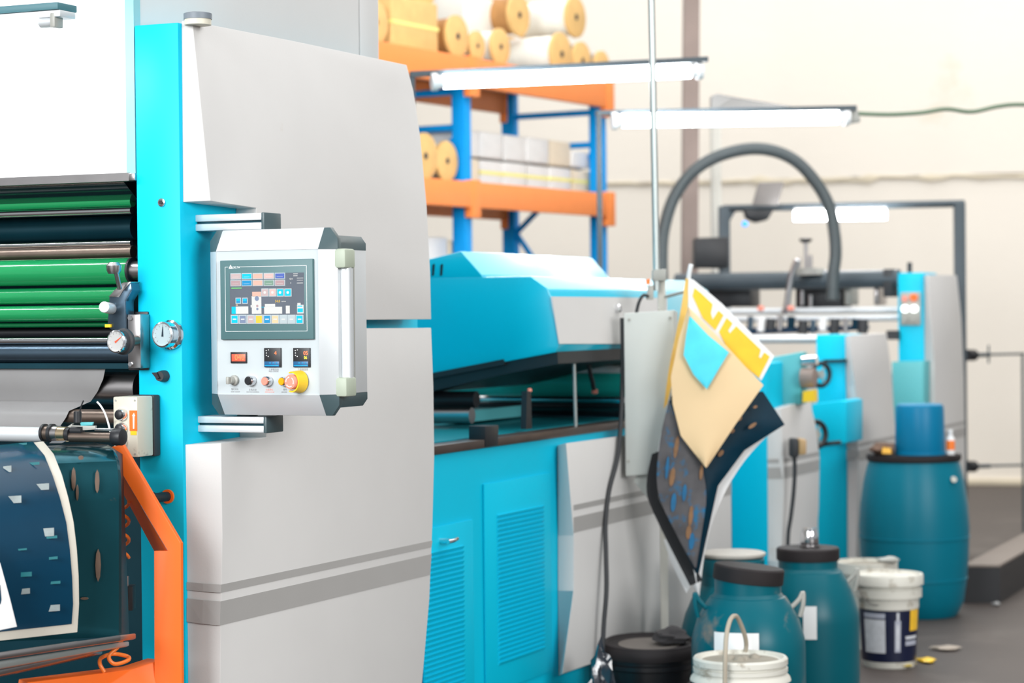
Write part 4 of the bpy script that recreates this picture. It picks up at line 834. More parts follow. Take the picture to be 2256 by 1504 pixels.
# reels: a wooden flange at each end and a wound core
def make_reel(name, label, wm):
    t = thingF(name, label, 'reel', RK, (0, 0, 0), None)
    return t
REELS = {}
def reel(px, py, w, R, L, wind, label, flange=WOOD, group='wooden reels on the rack', two=True):
    """a reel lying on its side; px, py is the centre of its front flange, axis across the rack"""
    c = r.side(px, py, w); key = (R, L, wind.name)
    t = thing('wooden_reel', label, 'reel', r.M @ Matrix.Translation(c - V((L / 2, 0, R))), group)
    if key in REELS:
        for o in REELS[key]:
            n_ = o.copy(); COL.objects.link(n_); n_.parent = t; WM[n_.name] = WM[t.name]
            for ch in o.children:
                g = ch.copy(); COL.objects.link(g); g.parent = n_
        return t
    parts = []
    for x in (0.0, -L):
        bm = N(); cyl(bm, c + V((x, 0, 0)), c + V((x - 0.022, 0, 0)), R, n=28); fl = obj('flange', bm, flange, t, r.M, bev=0.003); parts.append(fl)
        bm = N(); cyl(bm, c + V((x + .0015, 0, 0)), c + V((x - 0.0235, 0, 0)), R * 0.16, n=14); obj('hub_hole', bm, RUBBER, fl, r.M)
    bm = N(); cyl(bm, c + V((-0.022, 0, 0)), c + V((-L, 0, 0)), R * 0.86, n=28); parts.append(obj('winding', bm, wind, t, r.M))
    for k in range(3):
        bm = N(); x = -L * (0.25 + 0.25 * k); cyl(bm, c + V((x, 0, 0)), c + V((x - 0.012, 0, 0)), R * 0.875, n=28); parts.append(obj('wound_band', bm, WOODS if wind is not FILM else FILM, t, r.M))
    REELS[key] = parts
    return t
zt = zu_t
def zpx(px, w, R): # centre row for a reel resting on the upper deck at column px
    s_ = r.side(px, 100, w).y; p = V((w, s_, zt + R)); q = r.M @ p - CAM
    return 752 - FPX * q.dot(upv) / q.dot(fwd)
top = [(830, -0.02, 0.11, 0.28, WOODS, 'wooden reel at the left end of the upper rack shelf'), (1009, -0.02, 0.117, 0.28, WOODS, 'wooden reel with striped bands, right of the tan carton'), (1053, -0.02, 0.085, 0.28, FILM, 'small wooden reel with white film beside the striped reel'),
       (1104, -0.02, 0.105, 0.28, FILM, 'wooden reel left of the white barrel on the upper shelf'), (1238, -0.02, 0.13, 0.34, FILM, 'large wooden reel with a wide white winding on the upper shelf'), (1284, -0.02, 0.115, 0.28, GFILM, 'wooden reel in grey film right of the large white reel'), (1328, -0.02, 0.1, 0.28, GFILM, 'last small reel at the right end of the upper shelf')]
for px, w, R, L, m, lb in top: reel(px, zpx(px, w, R), w, R, L, m, lb, two=False)
# second layer
def zpx2(px, w, z):
    s_ = r.side(px, 100, w).y; q = r.M @ V((w, s_, z)) - CAM; return 752 - FPX * q.dot(upv) / q.dot(fwd)
for px, w, R, L, m, lb, hgt in ((935, -0.05, 0.125, 0.28, WOODS, 'wooden reel in the top layer above the yellow strapped carton', 0.37), (1145, -0.22, 0.125, 0.28, WOODS, 'wooden reel in the top layer, left of two', 0.36), (1270, -0.08, 0.125, 0.34, FILM, 'wooden reel with white film in the top layer, right of two', 0.385)):
    reel(px, zpx2(px, w, zt + hgt), w, R, L, m, lb)
def carton(name, px0, px1, w, z0, h, d, m, label, cat, group=None, strap=None):
    a = r.side(px0, 300, w).y; b = r.side(px1, 300, w).y
    t = thingF(name, label, cat, RK, (w - d / 2, (a + b) / 2, z0), group)
    bm = N(); box(bm, (w - d, a, z0 + .001), (w, b, z0 + h)); obj('bundle', bm, m, t, r.M, bev=0.012, seg=3)
    if strap:
        bm = N(); box(bm, (w - d - .002, a - .002, z0 + h * .45), (w + .002, b + .002, z0 + h * .45 + 0.02)); obj('strap', bm, STRAP, t, r.M)
carton('carton', 866, 968, -0.02, zt, 0.27, 0.4, WOOD, 'tan carton with a yellow strap on the upper rack shelf', 'carton', strap=True)
carton('film_bundle', 1026, 1094, -0.36, zt, 0.45, 0.2, FILM, 'tall white wrapped bundle behind the reels on the upper shelf', 'bundle')
carton('film_bundle', 1110, 1170, -0.40, zt + 0.001, 0.2, 0.18, FILM, 'low white bundle at the back of the upper shelf', 'bundle')
zm = zm_t
for px, lb in ((938, 'taller wooden reel on the middle shelf, left of the blue post'), (986, 'wooden reel on the middle shelf, beside the blue post')):
    R = 0.125 if px == 938 else 0.11
    reel(px, zpx2(px, -0.03, zm + R), -0.03, R, 0.28, FILM, lb)
ed = [1008, 1056, 1108, 1160, 1210, 1258, 1302]
for i in range(6):
    for j in range(2):
        h = 0.145 + 0.005 * ((i * 3 + j) % 3)
        a = ed[i] + 2; b = ed[i + 1] - 1
        if i == 5 and j == 1: h = 0.10
        carton('paper_bundle', a, b, -0.10 - 0.01 * ((i + j) % 2), zm + (0.156 if j else 0), h, 0.42, BUND if (i + j) % 5 else BUNDC, 'wrapped paper bundle on the middle rack shelf, %s row, %s' % (('lower', 'upper')[j], ('at the left end', 'second from left', 'third from left', 'third from right', 'second from right', 'at the right end')[i]), 'bundle', 'paper bundles on the middle rack shelf', strap=(j == 0 and i > 0))
zl_ = r.side(980, 556, -0.05).z
zlow = zl_ - 0.3
bm = N(); box(bm, (-DEP, SL, zlow - .03), (0.0, sr, zlow)); obj('deck', bm, DECK, RT, r.M)
for w in (0.004, -DEP - 0.09):
    bm = N(); box(bm, (w, SL, zlow - 0.11), (w + .045, sr + .04, zlow + .003)); obj('beam', bm, RACKO, RT, r.M, bev=.004)
carton('paper_bundle', 880, 984, -0.10, zlow, 0.385, 0.4, BUND, 'pale grey paper bundle low on the rack, just above the teal hood', 'bundle', 'paper bundles low on the rack')
carton('paper_bundle', 988, 1030, -0.10, zlow, 0.37, 0.4, BUNDC, 'cream paper bundle low on the rack, by the foot of the left blue post', 'bundle', 'paper bundles low on the rack')
# ------------------------------------------------------------------ hanging tube lights on dark stands
def wpt(px, py, Y): return at(px, py, Y)
def lamp(name, label, xa, ya, xb, yb, Y0, Y1, bar, postpx, rpx, cable=None, pw=12):
    A = at(xa, ya, Y0); B = at(xb, yb, Y1)
    mid = (Y0 + Y1) / 2
    t = thingW(name, label, 'lamp', tuple(at(postpx[0], 400, postpx[2])[:2]) + (0,))
    rr = rpx * mid / 5000
    bm = N(); cyl(bm, A, B, rr, n=18); tb = obj('tube', bm, TUBEM, t)
    d = (B - A).normalized()
    for p, s_ in ((A, -1), (B, 1)):
        bm = N(); cyl(bm, p + d * s_ * 0.0005, p + d * s_ * 0.03, rr * 0.95, n=16); cyl(bm, p + d * s_ * 0.03, p + d * s_ * 0.055, rr * 1.3, n=16); obj('lamp_holder', bm, PAPER, t)
    upo = V((0, 0, rr * 1.25)); U_ = upo
    n_ = V((-d.y, d.x, 0)) * 0.03
    P, Q = at(bar[0], bar[1], Y0), at(bar[2], bar[3], Y1)
    lo_ = V((0, 0, -0.012)); bm = N(); prism(bm, [P + lo_ - n_ * .6, P + lo_ + n_ * .6, P - lo_ + n_ * .6, P - lo_ - n_ * .6], Q - P); obj('support_bar', bm, DFRAME, t)
    x, y, Yp = postpx; hw = pw / 2 * Yp / 5000
    top_ = at(x, y, Yp); bm = N(); box(bm, (top_.x - hw, top_.y - hw, 0), (top_.x + hw, top_.y + hw, top_.z)); obj('stand_post', bm, DFRAME, t, bev=.002)
    return t, tb
L1, tb1 = lamp('tube_lamp', 'bright tube lamp nearest, in front of the orange rack', 978, 180, 1520, 157, 9.9, 10.15, (903, 164, 1558, 131), (908, 164, 9.9), 15)
L2, tb2 = lamp('tube_lamp', 'bright tube lamp on a dark stand right of the rack, crossed by the pole', 1372, 266, 1845, 258, 10.8, 11.0, (1313, 249, 1885, 238), (1319, 248, 10.8), 15)
bm = N(); prism(bm, [at(1845, 246, 11.0), at(1890, 241, 11.0), at(1897, 268, 11.0), at(1862, 274, 11.0)], (0, 0.05, 0)); obj('end_box', bm, GREYK, L2, bev=.006)
bm = N(); prism(bm, [at(1566, 212, 11.3), at(1580, 206, 11.3), at(1620, 214, 11.3), at(1760, 236, 11.05), at(1760, 243, 11.05), at(1566, 243, 11.3)], (0, 0.06, 0)); obj('sloping_reflector', bm, mat('grey reflector paint', (.13, .125, .12), .6), L2, bev=.006)
bm = N(); tube(bm, [at(1892, 250, 11.02), at(1960, 252, 11.05), at(2030, 248, 11.1), at(2085, 240, 11.15), at(2140, 246, 11.2), at(2200, 234, 11.25), at(2256, 230, 11.3), at(2400, 236, 11.4), at(2800, 222, 11.7), at(3300, 210, 12.0)], 0.011, 8)
tag(obj('lamp_cable', bm, mat('green grey cable', (0.16, 0.22, 0.15), .6)), 'green grey cable running right from the lamp with a dark stand', 'cable')
# dark gantry behind the end feeder with its small tube lamp, black box and tilted lamp head
GA = thingW('dark_gantry', 'dark square steel frame over the end feeder, carrying a short tube lamp', 'frame', tuple(at(1855, 600, 13.6)[:2]) + (0,))
YG0, YG1 = 13.9, 13.3
def bar3(name, x0, y0, x1, y1, Ya, Yb, th, m, par, dz=None):
    a = at(x0, y0, Ya); b = at(x1, y1, Yb); bm = N(); cyl(bm, a, b, th * (Ya + Yb) / 2 / 5000 * .62, n=4); return obj(name, bm, m, par, bev=0.002)
gb = bar3('cross_bar', 1592, 459, 2125, 448, YG0, YG1, 13, DFRAME, GA)
def vpost(name, x0, x1, ytop, Y, m, par, zb=0.0):
    a = at(x0, ytop, Y); b = at(x1, ytop, Y); bm = N(); box(bm, (a.x, Y - (b.x - a.x) / 2, zb), (b.x, Y + (b.x - a.x) / 2, a.z)); return obj(name, bm, m, par, bev=.003)
vpost('stand_post', 2102, 2125, 446, YG1, DFRAME, GA); vpost('stand_post', 1583, 1607, 455, YG0, DFRAME, GA)
bm = N(); prism(bm, [at(1600, 463, 13.88), at(1622, 463, 13.88), at(1606, 490, 13.88)], (0, 0.03, 0)); obj('gusset', bm, DFRAME, GA)
a_, b_ = at(1750, 476, 13.5), at(1952, 473, 13.35)
bm = N(); cyl(bm, a_, b_, 0.028, n=16); obj('tube', bm, TUBEM, GA, label='short lit tube')
d_ = (b_ - a_).normalized()
bm = N(); prism(bm, [a_ + V((0, -.025, 0.036)), a_ + V((0, .025, 0.036)), a_ + V((0, .025, 0.05)), a_ + V((0, -.025, 0.05))], b_ - a_); obj('batten', bm, PAPER, GA)
bm = N(); prism(bm, [at(1530, 590, 13.4), at(1606, 590, 13.4), at(1606, 521, 13.4), at(1530, 524, 13.4)], (0, 0.2, 0)); bb = obj('black_box', bm, BLACK, GA, bev=.01)
LH = thingW('inspection_head', 'tilted grey and black inspection head with a blue light, clamped to the dark gantry', 'lamp', at(1680, 490, 13.6))
bm = N(); prism(bm, [at(x, y, 13.6) for x, y in ((1658, 452), (1714, 452), (1728, 400), (1672, 402))], (0, 0.05, 0)); obj('tilted_plate', bm, mat('warm grey plate', (.22, .2, .19), .6), LH, bev=.004)
bm = N(); prism(bm, [at(x, y, 13.55) for x, y in ((1640, 462), (1705, 462), (1692, 484), (1666, 490), (1645, 480))], (0, 0.12, 0)); obj('head_body', bm, BLACK, LH, bev=.01)
bm = N(); spin(bm, at(1641, 493, 13.56) - V((0, 0, .018)), (0, 0, 1), [(0, 0), (0.017, 0.008), (0.017, 0.028), (0, 0.036)], 14); obj('indicator_lamp', bm, mat('blue indicator', (0.0, 0.3, 0.95), .3, emit=1.2, var=0), LH)
# brown stanchion, off-white post, arched hose
t = bm = N(); p = at(1521, 300, 14.2); hw = 17.5 * 14.2 / 5000
for a, b in (((-hw, -0.05), (hw, -0.04)), ((-hw, 0.05), (hw, 0.06)), ((-0.008, -0.041), (0.008, 0.051))): box(bm, (p.x + a[0], p.y + a[1], 0), (p.x + b[0], p.y + b[1], 6.4))
bm.transform(Matrix.Translation(p) @ Matrix.Rotation(0.016, 4, 'Y') @ Matrix.Translation(-p))
for v in bm.verts: v.co.z = max(v.co.z, 0.0)
tag(obj('steel_stanchion', bm, BROWN), 'brown steel stanchion standing behind the arched hose, left of the off-white post', 'column')
bm = N(); p = at(1576, 262, 14.6); hw = 11 * 14.6 / 5000; box(bm, (p.x - hw, p.y - hw, 0), (p.x + hw, p.y + hw, p.z)); tag(obj('square_post', bm, OFFW, bev=.004), 'thin off-white square post right of the brown stanchion', 'post')
bm = N(); tube(bm, [at(x, y, 12.6) for x, y in ((1468, 1230), (1466, 950), (1462, 700), (1460, 640), (1458, 560), (1464, 500), (1485, 435), (1525, 380), (1580, 345), (1650, 328), (1710, 334), (1760, 360), (1802, 408), (1828, 458), (1838, 510), (1841, 560), (1836, 605), (1834, 660))], 0.034, 12)
tag(obj('arched_hose', bm, mat('grey black hose', (0.06, 0.075, 0.08), .5)), 'thick black hose arching over the end feeder', 'hose')
# tie rods by the wall, right edge
WR = thingW('wall_rail', 'thin dark rail frame with black flanges in front of the cream wall, right edge', 'rail', tuple(at(2253, 1080, 14.5)[:2]) + (0,))
for y in (780, 1025):
    bm = N(); cyl(bm, at(2128, y + 2, 14.0), at(2256, y - 1, 14.5), 0.008, n=10); obj('rail_rod', bm, DFRAME, WR)
    bm = N(); cyl(bm, at(2130, y + 2, 14.0), at(2146, y + 2, 14.06), 0.035, n=16); obj('rail_flange', bm, BLACK, WR)
    bm = N(); cyl(bm, at(2146, y + 2, 14.06), at(2180, y + 1, 14.2), 0.013, n=12); obj('rail_sleeve', bm, DFRAME, WR)
bm = N(); p = at(2253, 779, 14.5); cyl(bm, (p.x, p.y, 0), p, 0.009, n=10); obj('upright', bm, DFRAME, WR)
bm = N(); cyl(bm, at(2178, 800, 14.2), at(2178, 760, 14.2), 0.006, n=8); obj('cross_pin', bm, DFRAME, WR)
# low platform
zp = 0.19
def on_floor(px, py, z=0.0):
    d = ray(px, py); t_ = (z - CAM.z) / d.z; return CAM + d * t_
A, B, C_ = on_floor(2122, 1243, zp), on_floor(2203, 1243, zp), on_floor(2256, 1213, zp)
Cx = B + (C_ - B) * 4; D_ = A + (C_ - B) * 4
T_ = [A, B, Cx, D_]
bm = N(); prism(bm, [V((p.x, p.y, zp - 0.015)) for p in T_], (0, 0, 0.015)); PL = thingW('platform', 'low platform with a grey top and black sides behind the blue drum', 'platform', ((A.x + Cx.x) / 2, (A.y + Cx.y) / 2, 0)); obj('top', bm, PLAT, PL, bev=.004)
bm = N(); prism(bm, [V((p.x, p.y, 0.001)) for p in T_], (0, 0, zp - 0.0165)); obj('skirt', bm, BLACK, PL)
# ------------------------------------------------------------------ pole with enclosure and hanging sheets
YP = 8.25
PO = thingW('pole_stand', 'thin galvanised pole clamped to an off-white square post, in front of the second machine', 'pole', tuple(at(1458, 1300, YP)[:2]) + (0,))
a = at(1449, 640, YP); b = at(1466, 640, YP); hw = (b.x - a.x) / 2; c = (a + b) / 2
bm = N(); box(bm, (c.x - hw, c.y - hw, 0), (c.x + hw, c.y + hw, at(1458, 600, YP).z)); sp_ = obj('square_post', bm, OFFW, PO, bev=.002)
bm = N(); cyl(bm, at(1447, 640, YP - 0.05), at(1434, -60, YP - 0.05) + (at(1434, -60, YP - 0.05) - at(1447, 640, YP - 0.05)) * 1.6, 0.0125, n=16); obj('pole', bm, GALV, PO)
bm = N(); prism(bm, [at(x, y, YP - 0.07) for x, y in ((1438, 618), (1468, 618), (1468, 592), (1438, 594))], (0, 0.06, 0)); obj('clamp', bm, GREYK, PO, bev=.003)
bm = N(); prism(bm, [at(x, y, YP - 0.075) for x, y in ((1424, 626), (1432, 626), (1432, 614), (1424, 615))], (0, 0.02, 0)); obj('orange_tie', bm, ORHOSE, PO)
bm = N(); prism(bm, [at(x, y, YP - 0.07) for x, y in ((1424, 660), (1440, 660), (1440, 628), (1428, 628))], (0, 0.03, 0)); obj('hook', bm, GREYK, PO, bev=.003)
EN = thingW('enclosure', 'flat pale grey metal enclosure on the off-white post, left of the hanging sheets', 'enclosure', at(1430, 1050, 8.15))
bm = N(); prism(bm, [at(x, y, 8.12) for x, y in ((1378, 1049), (1488, 1040), (1484, 683), (1374, 690))], (0.01, 0.04, 0)); obj('cover', bm, BOARD, EN, bev=.004)
bm = N(); prism(bm, [at(x, y, 8.165) for x, y in ((1384, 1046), (1488, 1038), (1484, 686), (1380, 694))], (0.02, 0.062, 0)); obj('back_box', bm, BOARD, EN, bev=.003)
for x, y in ((1384, 1016), (1476, 700), (1386, 704)):
    p = at(x, y, 8.12); bm = N(); cyl(bm, p, p + V((0, -0.004, 0)), 0.005, n=10); obj('screw', bm, GREYK, EN)
bm = N(); tube(bm, [at(x, y, Y) for x, y, Y in ((1432, 655, 8.2), (1418, 650, 8.15), (1408, 665, 8.14), (1402, 688, 8.15))], 0.006, 8); tag(obj('flex_cable', bm, RUBBER), 'short black cable looping into the top of the pale enclosure', 'cable')
bm = N(); tube(bm, [at(x, y, Y) for x, y, Y in ((1371, 700, 8.15), (1372, 780, 8.15), (1371, 860, 8.14), (1367, 940, 8.11), (1360, 1010, 8.08), (1342, 1080, 8.02), (1334, 1150, 7.98), (1335, 1220, 7.94), (1336, 1300, 7.9), (1330, 1380, 7.88), (1326, 1480, 7.86), (1322, 1610, 7.84))], 0.0085, 10); tag(obj('hanging_cable', bm, RUBBER), 'long black cable hanging from the enclosure down to the black pail', 'cable')
bm = N(); prism(bm, [at(x, y, 8.16) for x, y in ((1396, 1060), (1436, 1108), (1470, 1010), (1486, 860), (1470, 900))], (0.0, 0.004, 0)); tag(obj('bent_sheet', bm, BOARD), 'pale bent sheet end showing below the enclosure', 'sheet')
def sheet(name, label, pts, m, Y, th=0.002, cat='sheet', par=None, smooth=True):
    """pts: (px, py, depth offset)"""
    bm = N(); P = [at(p[0], p[1], Y + (p[2] if len(p) > 2 else 0)) for p in pts]
    loft(bm, P, [p + V((0.0003, th, 0)) for p in P]); o = obj(name, bm, m, par)
    if par is None: tag(o, label, cat)
    elif label: tag(o, label)
    return o
def ruled(name, label, L, R, m, Y, th=0.0015, cat='sheet', par=None, bow=0.0, n=6, lin=False):
    rows = []
    def path(P):
        P = [V(p) for p in P]
        return [P[i].lerp(P[i + 1], k / 4) for i in range(len(P) - 1) for k in range(4)] + [P[-1]] if lin else smooth_path(P, 4)
    for l, q in zip(path(L), path(R)):
        row = []
        for k in range(n + 1):
            t_ = k / n; v = l.lerp(q, t_); row.append(at(v.x, v.y, Y + v.z - bow * math.sin(math.pi * t_)))
        rows.append(row)
    bm = N(); skin(bm, rows, (0, th, 0)); o = obj(name, bm, m, par)
    if par is None: tag(o, label, cat)
    elif label: tag(o, label)
    return o
# white backing sheet with the navy print in front
ruled('backing_sheet', 'white backing sheet curling out behind the navy print', [(1478, 860, 0), (1448, 1000, .01), (1446, 1110, .01), (1490, 1220, 0.0), (1538, 1312, 0)], [(1700, 950, 0.03), (1640, 1015, .02), (1592, 1095, .01), (1558, 1190, 0.0), (1541, 1312, 0)], PAPER, 8.11, bow=0.015)
ruled('dark_board', 'black board edge slanting down behind the hanging prints', [(1436, 1000, 0), (1424, 1070, 0), (1440, 1130, 0), (1520, 1290, 0)], [(1460, 990, 0), (1450, 1080, 0), (1462, 1120, 0), (1548, 1278, 0)], BLACK, 8.095)
ruled('white_strip', 'narrow white sheet edge slanting down beside the black board', [(1462, 1188, 0), (1480, 1240, 0), (1512, 1306, 0)], [(1473, 1186, 0), (1494, 1240, 0), (1522, 1290, 0)], PAPER, 8.14)
ruled('navy_sheet', 'large curling navy print with orange marks under the kraft card', [(1478, 872, 0), (1456, 960, 0.0), (1449, 1075, 0.0), (1490, 1175, 0), (1532, 1262, 0)], [(1681, 862, 0.04), (1729, 935, 0.05), (1640, 992, 0.02), (1582, 1070, 0), (1540, 1262, 0)], NAVY, 8.07, bow=0.03, lin=True)
ruled('photo_print', 'colourful photo print hanging left below the kraft card', [(1474, 880, 0), (1454, 970, 0.0), (1449, 1080, 0.0), (1488, 1172, 0), (1530, 1250, 0)], [(1500, 950, 0.0), (1540, 1010, 0.0), (1556, 1090, 0.0), (1545, 1180, 0), (1534, 1250, 0)], PHOTO, 8.03, bow=0.005)
def yd(P, off=0.0): return [(x, y, 0.05 * (x - 1519) / 187 - off) for x, y in P]
def spots(par, Y, m, tab):
    for x, y, w_, h_, a_ in tab:
        bm = N(); prism(bm, [at(x + w_ * math.cos(k) * math.cos(a_) - h_ * math.sin(k) * math.sin(a_), y + w_ * math.cos(k) * math.sin(a_) + h_ * math.sin(k) * math.cos(a_), Y) for k in [j * math.pi / 4 for j in range(8)]], (0, .0008, 0)); obj('print_mark', bm, m, par)
OMK = mat('orange brown print', (.24, .12, .05), .5, var=.4, scale=30); BMK = mat('blue print', (0.0, .12, .27), .5, var=.3, scale=30)
nv = bpy.data.objects['navy_sheet']; ph = bpy.data.objects['photo_print']
spots(nv, 8.048, OMK, ((1658, 937, 11, 4, -.6), (1631, 922, 6, 3, -1), (1588, 998, 9, 5, -.9), (1614, 949, 6, 4, -.8), (1664, 896, 5, 3, -.4)))
spots(ph, 8.022, OMK, ((1481, 1050, 6, 22, .15), (1522, 1136, 5, 24, .1), (1517, 1172, 6, 16, .1), (1490, 985, 5, 26, .15), (1545, 1040, 4, 18, .1)))
spots(ph, 8.021, BMK, ((1484, 1106, 6, 22, .1), (1524, 1192, 6, 20, .1), (1508, 1085, 5, 20, .1), (1470, 1030, 4, 26, .1)))
wy = ruled('yellow_print', 'white sheet with a bright yellow dripping print, rearmost of the hanging sheets', yd([(1517, 612), (1516, 640), (1518, 700), (1560, 760), (1628, 800)]), yd([(1528, 616), (1590, 668), (1660, 738), (1706, 784), (1677, 838)]), PAPER, 8.06, bow=0.0, lin=True)
for pl_ in (((1530, 634), (1545, 646), (1570, 670), (1566, 690), (1570, 704), (1583, 684), (1594, 694), (1576, 727), (1548, 700), (1526, 652)), ((1584, 731), (1601, 700), (1614, 712), (1604, 728), (1608, 734), (1622, 718), (1676, 770), (1672, 786), (1676, 789), (1684, 776), (1696, 785), (1672, 832), (1640, 806), (1600, 762))):
    sheet('yellow_ink', 'yellow ink area', yd(pl_, 0.003), YEL, 8.06, 0.001, par=wy)
ruled('folded_flap', 'yellow and orange folded flap facing left at the top of the hanging sheets', [(1511, 612, 0), (1500, 680, 0), (1488, 740, 0.0), (1474, 810, 0), (1462, 900, 0)], [(1518, 616, 0), (1514, 690, -.01), (1503, 740, -.01), (1490, 800, 0), (1470, 890, 0)], mat('yellow orange flap', (0.95, 0.50, 0.10), 0.5, var=0.35, scale=8), 8.07)
ruled('kraft_card', 'kraft brown card clipped over the hanging prints', [(1516, 676, 0), (1496, 745, 0), (1478, 830, 0.0), (1482, 890, 0.0), (1500, 960, 0.0), (1553, 1028, 0)], [(1519, 678, 0), (1585, 745, 0.0), (1640, 805, 0.01), (1682, 848, 0.02), (1620, 935, 0.01), (1557, 1030, 0)], KRAFT, 8.0, bow=0.012, th=0.003, lin=True)
ruled('blue_note', 'sky blue square note stuck on the kraft card', [(1519, 696, 0), (1512, 735, 0), (1506, 782, 0), (1528, 825, 0), (1556, 856, 0)], [(1521, 697, 0), (1560, 738, 0), (1606, 776, 0), (1584, 812, 0), (1558, 857, 0)], SKYP, 7.975, bow=0.004, lin=True)
bm = N(); tube(bm, [at(1516, 640, 8.1), at(1517, 612, 8.08), at(1521, 590, 8.07), at(1523, 582, 8.07)], 0.0085, 10); tag(obj('hanging_hook', bm, WHITE), 'white hook the sheets hang from, beside the pole', 'hook')
bm = N(); cyl(bm, at(1462, 655, YP), at(1518, 640, 8.1), 0.006, n=8); obj('hanger_rod', bm, GALV, PO)
# sensor with its cable on unit 3
SN = thingW('sensor', 'black and tan sensor with a cable, on the low grey unit left of the handwheels', 'sensor', at(1762, 1005, 9.9))
ps = at(1762, 985, 9.9)
bm = N(); prism(bm, [at(x, y, 9.9) for x, y in ((1742, 1008), (1760, 1008), (1760, 966), (1742, 966))], (0, 0.08, 0)); obj('body', bm, RUBBER, SN, bev=.008)
bm = N(); prism(bm, [at(x, y, 9.9) for x, y in ((1760, 1003), (1777, 1000), (1777, 968), (1760, 966))], (0, 0.08, 0)); obj('tan_cap', bm, mat('tan plastic', (0.5, 0.32, 0.15), .5), SN, bev=.006)
bm = N(); tube(bm, [at(x, y, 9.93) for x, y in ((1750, 1006), (1751, 1040), (1748, 1090), (1742, 1140), (1736, 1185), (1735, 1300))], 0.009, 8); obj('cable', bm, RUBBER, SN)

# ------------------------------------------------------------------ jugs, pails, drum
def ctr(px, Y): p = at(px, 1000, Y); return p.x, p.y
def zat(px, py, Y): return at(px, py, Y).z
def lathe_obj(name, cx, cy, prof, m, par, n=40, tilt=None, bev=0, label=None, ang=32):
    bm = N(); spin(bm, (cx, cy, 0), (0, 0, 1), [(r_, z_) for r_, z_ in prof], n)
    if tilt: bm.transform(tilt)
    return obj(name, bm, m, par, bev=bev, label=label, ang=ang)
def jug(px, Y, Rb, Rn, Rl, ylid0, ylid1, yneck, yshoulder, label, m, tilt=0.0, lidm=LID, handle=True):
    cx, cy = ctr(px, Y); z = lambda y: zat(px, y, Y)
    t = thingW('plastic_jug', label, 'jug', (cx, cy, 0), None)
    zs, zn, zl0, zl1 = z(yshoulder), z(yneck), z(ylid1), z(ylid0)
    lathe_obj('body', cx, cy, [(0, 0.0), (Rb * .9, 0.0), (Rb * .97, 0.012), (Rb, 0.05), (Rb, zs - 0.06), (Rb * .99, zs - 0.03), (Rb * .955, zs - 0.004), (Rb * 0.90, zs + (zn - zs) * .26), (Rb * .76, zs + (zn - zs) * .70), (Rb * .665, zs + (zn - zs) * .93), (Rn * 1.08, zn - 0.006), (Rn, zn + 0.006), (Rn, zl0 + 0.01)], m, t)
    T_ = Matrix.Translation((cx, cy, zl0)) @ Matrix.Rotation(tilt, 4, 'Y') @ Matrix.Translation((-cx, -cy, -zl0)) if tilt else None
    lathe_obj('lid', cx, cy, [(Rn * .9, zl0), (Rl, zl0), (Rl * 1.01, zl0 + 0.004), (Rl * 1.01, zl1 - 0.006), (Rl * .97, zl1), (0, zl1 + .001)], lidm, t, tilt=T_)
    if handle:
        for sx in (1, -1):
            hx, hz = cx + sx * Rb * .84, zs + (zn - zs) * .55
            bm = N(); tube(bm, [V((hx - sx * .03, cy - .03, hz)), V((hx + sx * .005, cy - .035, hz + 0.035)), V((hx + sx * .02, cy - .035, hz + 0.06)), V((hx + sx * 0.02, cy - .035, hz + .02)), V((hx + sx * .01, cy - .03, hz - 0.02))], 0.008, 8); obj('lug', bm, GREYK if sx > 0 else JUG, t)
    return t, cx, cy
J1, cx, cy = jug(1645, 7.65, 0.192, 0.112, 0.118, 1246, 1280, 1308, 1385, 'dusty teal plastic jug nearest, with a tilted dark lid and a white label', JUGD, tilt=0.11)
zc = zat(1600, 1420, 7.46); ang0 = -math.pi / 2
bm = N(); cylpatch(bm, (cx, cy), 0.1935, ang0 - 0.72, ang0 + 0.08, zat(1600, 1455, 7.46), zat(1600, 1395, 7.46)); obj('label', bm, PAPER, J1, label='white paper label')
LTX = mat('label text grey', (0.4, 0.42, 0.5), .6)
J2, cx, cy = jug(1778, 8.6, 0.192, 0.112, 0.118, 1205, 1232, 1252, 1330, 'teal plastic jug with a metal cup on its flat dark lid', JUG)
ang = math.atan2(0 - cy, 0 - cx)
bm = N(); cylpatch(bm, (cx, cy), 0.1935, ang + 0.0 - 0.10, ang + 0.18 - 0.02, zat(1790, 1409, 8.4), zat(1790, 1336, 8.4)); obj('label', bm, PAPER, J2, label='tall white paper label')
CUP = thingW('metal_cup', 'small shiny metal cup upside down on the lid of the second jug', 'cup', (ctr(1782, 8.6)[0], ctr(1782, 8.6)[1], zat(1778, 1205, 8.6) + 0.002))
xx, yy = ctr(1782, 8.6); z0 = zat(1778, 1205, 8.6) + 0.0025
lathe_obj('body', xx, yy, [(0, z0), (0.034, z0), (0.036, z0 + 0.004), (0.033, z0 + 0.055), (0.027, z0 + 0.07), (0, z0 + 0.072)], CHROME, CUP, 28)
lathe_obj('rim', xx, yy, [(0.034, z0), (0.038, z0 + .001), (0.038, z0 + 0.006), (0.034, z0 + .007)], STEEL, CUP, 28)
J3, cx, cy = jug(1610, 8.3, 0.192, 0.115, 0.118, 1228, 1262, 1290, 1375, 'dark teal jug at the back, topped by a pale round lid', JUG, handle=False, lidm=JUG)
zz = zat(1610, 1228, 8.3)
lathe_obj('pale_lid', *ctr(1612, 8.3), [(0, zz + .004), (0.115, zz + 0.004), (0.121, zz + 0.010), (0.121, zz + 0.018), (0.112, zz + 0.022), (0, zz + 0.02)], mat('pale grey lid', (0.42, 0.40, 0.36), .6, dirt=(.28, .26, .22), dscale=9, dthr=.6), J3, 40, label='pale grey round lid')
